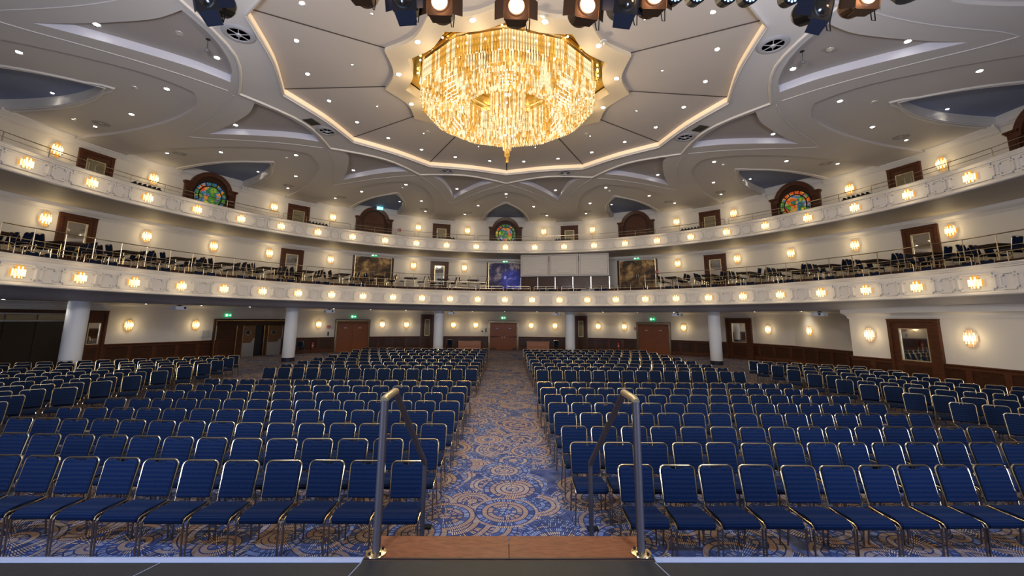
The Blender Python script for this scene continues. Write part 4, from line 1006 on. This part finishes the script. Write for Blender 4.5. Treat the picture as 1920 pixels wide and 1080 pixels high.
# ------------------------------------------------------------------ tables and chairs on the middle level
TZ = 4.88
def make_table(L, w=.75):
    t = empty('balcony_table'); m = MB(); m.box((-w/2, -L/2, .70), (w/2, L/2, .735)); m.build('table_top', TABLETOP, t)
    m = MB(); m.box((-w/2+.04, -L/2+.04, .64), (w/2-.04, L/2-.04, .70)); m.build('apron', TABLETOP, t)
    for sx in (-1, 1):
        for sy in (-1, 1):
            m = MB(); m.tube([(sx*(w/2-.07), sy*(L/2-.12), .66), (sx*(w/2-.06), sy*(L/2-.10), 0)], .018, 6); m.build('leg', CHAIRM, t, True)
    return t
TLong, TShort = make_table(1.7), make_table(.75, .85); tu = {'l': False, 's': False}
BPRO = make_chair('balcony_chair', CPB); bu = [False]
def bchair(r, deg, z, turn, lb, grp):
    o = BPRO if not bu[0] else copy_tree(BPRO); bu[0] = True; place(o, r, deg, z, turn); tag(o, lb, 'chair', grp); return o
def btable(kind, deg, r, lb):
    pr = TLong if kind == 'l' else TShort; o = pr if not tu[kind] else copy_tree(pr); tu[kind] = True; place(o, r, deg, TZ); tag(o, lb, 'table', 'dark tables on the middle level terrace')
tabs = [-86.0, -79.0, -71.8, -64.9, -58.0, -51.0, -43.8, -36.5]; tabr = [37.9, 45.4, 52.3, 59.3, 65.7, 72.0, 78.6, 85.4]
for side, lst in (('left', tabs), ('right', tabr)):
    for i, a in enumerate(lst):
        k = i if side == 'left' else len(lst)-1-i
        nm = 'table %s from the far %s' % (ORD[k+1], side)
        btable('l', a, 18.75, 'long dark terrace %s' % nm)
        for s, sn in ((-1, 'left'), (1, 'right')):
            for q, rr in enumerate((18.1, 18.7, 19.3)):
                da = math.degrees(.66/rr)*s+random.uniform(-.25, .25)
                bchair(rr, a+da, TZ, -90 if s > 0 else 90, 'dark chair, %s side of balcony %s, %s from the rail' % (sn, nm, ORD[q+1]), 'dark chairs at the terrace tables')
        for s, sn in ((-1, 'left'), (1, 'right')):
            bchair(16.62, a+s*.98+1.6, 4.02, 0, 'dark walkway chair, %s one of two below balcony %s' % (sn, nm), 'dark chairs on the lower balcony walkway')
for i, a in enumerate((-28.6, -22.1, -14.7, -7.6)):
    nm = ('in front of the left mural door', 'right of the left mural door', 'before the narrow mirror door', 'left of the blue mural door')[i]
    btable('s', a, 18.3, 'small dark balcony table '+nm)
    for s, sn in ((-1, 'left'), (1, 'right')):
        for q in range(2 if i in (0, 2) else 1):
            bchair(18.15+.62*q, a+s*math.degrees(.78/18.3), TZ, (-90 if s > 0 else 90)+random.uniform(-8, 8), 'dark chair %s of the small table %s%s' % (sn, nm, ', rear one' if q else ''), 'dark chairs at the small tables')
for i, a in enumerate((1.2, 9.3, 11.3, 16.2, 18.2, 22.2, 24.2)):
    bchair(16.62, a, 4.02, 0, 'dark chair on the front walkway before the booth, '+lab_from(7, i), 'dark chairs before the control booth')
plate('music_stand_tray', P(16.3, 20.6, 4.72), -R(20.6), .9, .06, .3, WHITE, 'white flat board lying on the lower balcony ledge', 'board')
# light bars lying on the upper balcony ledge
for i, a in enumerate((-73, -43.7, -14.6, 14.3, 43.6, 73)):
    t = tag(empty('light_bar', P(17.13, a, 8.49), -R(a)), 'black lamp bar lying on the upper balcony ledge, '+lab_from(6, i), 'light bar', 'black lamp bars on the upper ledge')
    m = MB(); m.box((-.62, -.05, -.03), (.62, .05, .03)); m.build('bar', DARK, t)
    m = MB()
    for k in range(6): m.lathe([(.035, -.10), (.05, -.06), (.045, .03)], 10, (-.5+k*.2, 0, .06), 'y')
    m.build('lamp_heads', DARK, t, True)
    m = MB()
    for x in (-.5, .5): m.box((x-.03, -.04, -.06), (x+.03, .04, -.02))
    m.build('feet', DARK, t)

# ------------------------------------------------------------------ stage lanterns at the top edge
tr = tag(empty('lighting_pipe', (0, 4.15, 6.72)), 'black lighting pipe above the top edge carrying the lanterns', 'pipe')
m = MB(); m.tube([(-6, 0, 0), (6, 0, 0)], .025, 10); m.build('pipe', DARK, tr, True)
for s in (-5.8, 5.8): m = MB(); m.tube([(s, 0, 0), (s, 0, 4.0)], .012, 6); m.build('hanger', DARK, tr)
def hang(t, x, z):
    m = MB(); h = 6.72-z; m.tube([(-.13, .05, .0), (-.13, .1, .22), (0, .15, .26), (.13, .1, .22), (.13, .05, .0)], .010, 6); m.tube([(0, .15, .26), (0, .15, h)], .015, 6); m.build('yoke', DARK, t)
def fresnel(x, z, tilt, lit, flapmat, label, yaw=0, y=4.0, k=1.15):
    t = tag(empty('fresnel_lantern', (x, y, z)), label, 'stage light', 'stage lanterns along the top edge'); Mx = Matrix.Rotation(R(yaw), 4, 'Z') @ Matrix.Rotation(R(tilt), 4, 'X') @ Matrix.Scale(k, 4)
    hm = FRES if lit else DARK
    m = MB(); m.lathe([(.09, .26), (.115, .22), (.12, .02), (.11, 0), (.085, -.01)], 20, (0, 0, 0), 'y', 0, Mx); m.box((-.115, -.005, -.115), (.115, .03, .115), 0, Mx); m.build('housing', hm, t)
    m = MB(); m.lathe([(.001, -.03), (.05, -.025), (.082, -.006), (.084, 0)], 22, (0, 0, 0), 'y', 0, Mx); m.build('lens', WARML if lit else DARKGLASS, t, True)
    if lit: m = MB(); m.lathe([(.001, -.038), (.024, -.036), (.03, -.024)], 14, (0, 0, .01), 'y', 0, Mx); m.build('lamp_core', WARMC, t, True)
    for ang, L_ in ((0, .13), (90, .13), (180, .13), (270, .13)):
        M2 = Mx @ Matrix.Rotation(R(ang), 4, 'Y') @ Matrix.Translation((0, -.005, -.115)) @ Matrix.Rotation(R((48 if ang % 180 else 84) if lit else (40 if ang % 180 else 30)), 4, 'X')
        m = MB(); m.prism([(-.105, 0), (.105, 0), (.085, -L_), (-.085, -L_)], -.004, .0, 0, M2); m.build('barn_door', flapmat, t)
    m = MB(); m.tube([(.10, .1, -.1), (.12, .12, -.2), (.14, .1, -.22), (.15, .1, -.05)], .006, 5); m.build('cable', DARK, t)
    if lit: p_ = Mx @ Vector((0, -.10, 0)); plight('lantern_lamp', (x+p_.x, y+p_.y, z+p_.z), 1.6, (1, .62, .34), .04)
    hang(t, x, z)
fresnel(-.76, 6.03, 14, True, FRES, 'lit bronze fresnel lantern, the left one of the middle trio')
fresnel(.06, 6.00, 14, True, FRES, 'lit bronze fresnel lantern in the middle of the top edge')
fresnel(.82, 6.03, 14, True, FRES, 'lit bronze fresnel lantern, the right one of the middle trio', 12)
fresnel(-1.62, 6.22, 14, True, FRES, 'lit fresnel lantern cut by the top edge, left of the unlit one')
fresnel(1.55, 6.16, 14, True, FRES, 'lit fresnel lantern cut by the top edge, right of the trio')
fresnel(3.90, 6.22, 14, True, FRES, 'brightest lit lantern with a white lower flap at top right')
fresnel(-1.14, 6.08, 20, False, BLUEFLAP, 'unlit black lantern with blue flap left of the lit trio', -8)
fresnel(1.24, 6.10, 20, False, BLUEFLAP, 'unlit black lantern with blue flap right of the lit trio', 8)
fresnel(-3.22, 6.03, 20, False, BLUEFLAP, 'unlit black lantern with blue flaps at top left', -10)
fresnel(3.38, 6.08, 20, False, BLUEFLAP, 'unlit black lantern with open flaps at top right', 14)
for i, x in enumerate((1.78, 2.02, 2.36, 2.60, 3.06)):
    t = tag(empty('led_spotlight', (x, 4.0, 6.19+.005*i)), 'black lamp head with small blue diodes, '+lab_from(5, i)+' at top right', 'stage light', 'blue diode lamp heads'); Mx = Matrix.Rotation(R(18), 4, 'X')
    m = MB(); m.lathe([(.06, .16), (.09, .12), (.10, 0), (.092, -.01)], 18, (0, 0, 0), 'y', 0, Mx); m.build('housing', DARK, t)
    m = MB()
    for rr, nn in ((0, 1), (.035, 6), (.068, 12)):
        for k in range(nn): a = 2*PI*k/max(1, nn); m.lathe([(.001, -.016), (.011, -.014), (.012, -.009)], 6, (rr*math.cos(a), 0, rr*math.sin(a)), 'y', 0, Mx)
    m.build('diodes', LEDB, t); hang(t, x, 6.19)
t = tag(empty('covered_lantern', (4.36, 4.0, 6.32)), 'dark grey covered lamp cut by the top edge at far right', 'stage light')
m = MB(); m.lathe([(.05, -.13), (.12, -.10), (.17, 0), (.15, .12), (.06, .17)], 16, (0, 0, 0), 'z'); m.build('cover', simple('grey_cover', (.05, .05, .045), .6), t, True); hang(t, 4.36, 6.32)

# floor sockets on the aisle
for i, (x, y, s) in enumerate(((-1.02, 6.05, 'left'), (1.16, 6.0, 'right'))):
    m = MB(); m.box((-.07, -.05, 0), (.07, .05, .025)); o = m.build('floor_socket', DARK); o.location = (x, y, 0); tag(o, 'small black socket box on the carpet, %s aisle edge' % s, 'socket')

# ------------------------------------------------------------------ light
for k in range(6): a = k*60+30; plight('chandelier_light', (2.1*math.cos(R(a)), YC+2.1*math.sin(R(a)), 9.30), 110, (1, .80, .52), .25)
plight('chandelier_light', (0, YC, 7.85), 60, (1, .80, .52), .15)
for k in range(12): a = k*30+15; plight('chandelier_side_light', (3.35*math.cos(R(a)), YC+3.35*math.sin(R(a)), 10.15), 9, (1, .78, .45), .05)
# stage wash from the lighting rig over the stage (behind and above the camera)
for x in (-7, -2.4, 2.4, 7):
    plight('stage_wash', (x, -1.5, 7.2), 3100, (.30, .50, 1.0), .35, typ='SPOT', spot=46, target=(x*1.0, 6.4, .0), blend=.9)
for x, c, e in ((-4.6, (.80, .86, 1.0), 280), (-1.6, (1, .88, .72), 230), (1.6, (1, .88, .72), 230), (4.6, (.80, .86, 1.0), 280)):
    plight('rig_wash', (x, 4.5, 6.75), e, c, 1, typ='AREA', size=.5, target=(x*2.6, 22, 5.0))
for x in (-7, 7):  # unseen low blue fill, added to brighten the soffit band and columns
    plight('low_front_fill', (x, -2.5, 1.7), 420, (.58, .70, 1.0), 1, typ='AREA', size=2.0, target=(x*.5, 30, 4.5))
plight('blue_spot', (-2.2, 4.6, 6.9), 14000, (.08, .20, 1.0), .1, typ='SPOT', spot=4.2, target=(.5, 33.3, 5.75), blend=.7)
w = bpy.data.worlds.new('world'); SC.world = w; w.use_nodes = True; w.node_tree.nodes['Background'].inputs[0].default_value = (.9, .86, .85, 1); w.node_tree.nodes['Background'].inputs[1].default_value = .25
SC.view_settings.view_transform = 'Standard'; SC.view_settings.look = 'None'; SC.view_settings.exposure = .32; SC.view_settings.gamma = 1.0
try: SC.view_settings.use_curve_mapping = False
except Exception: pass
SC.cycles.max_bounces = 6; SC.cycles.diffuse_bounces = 4
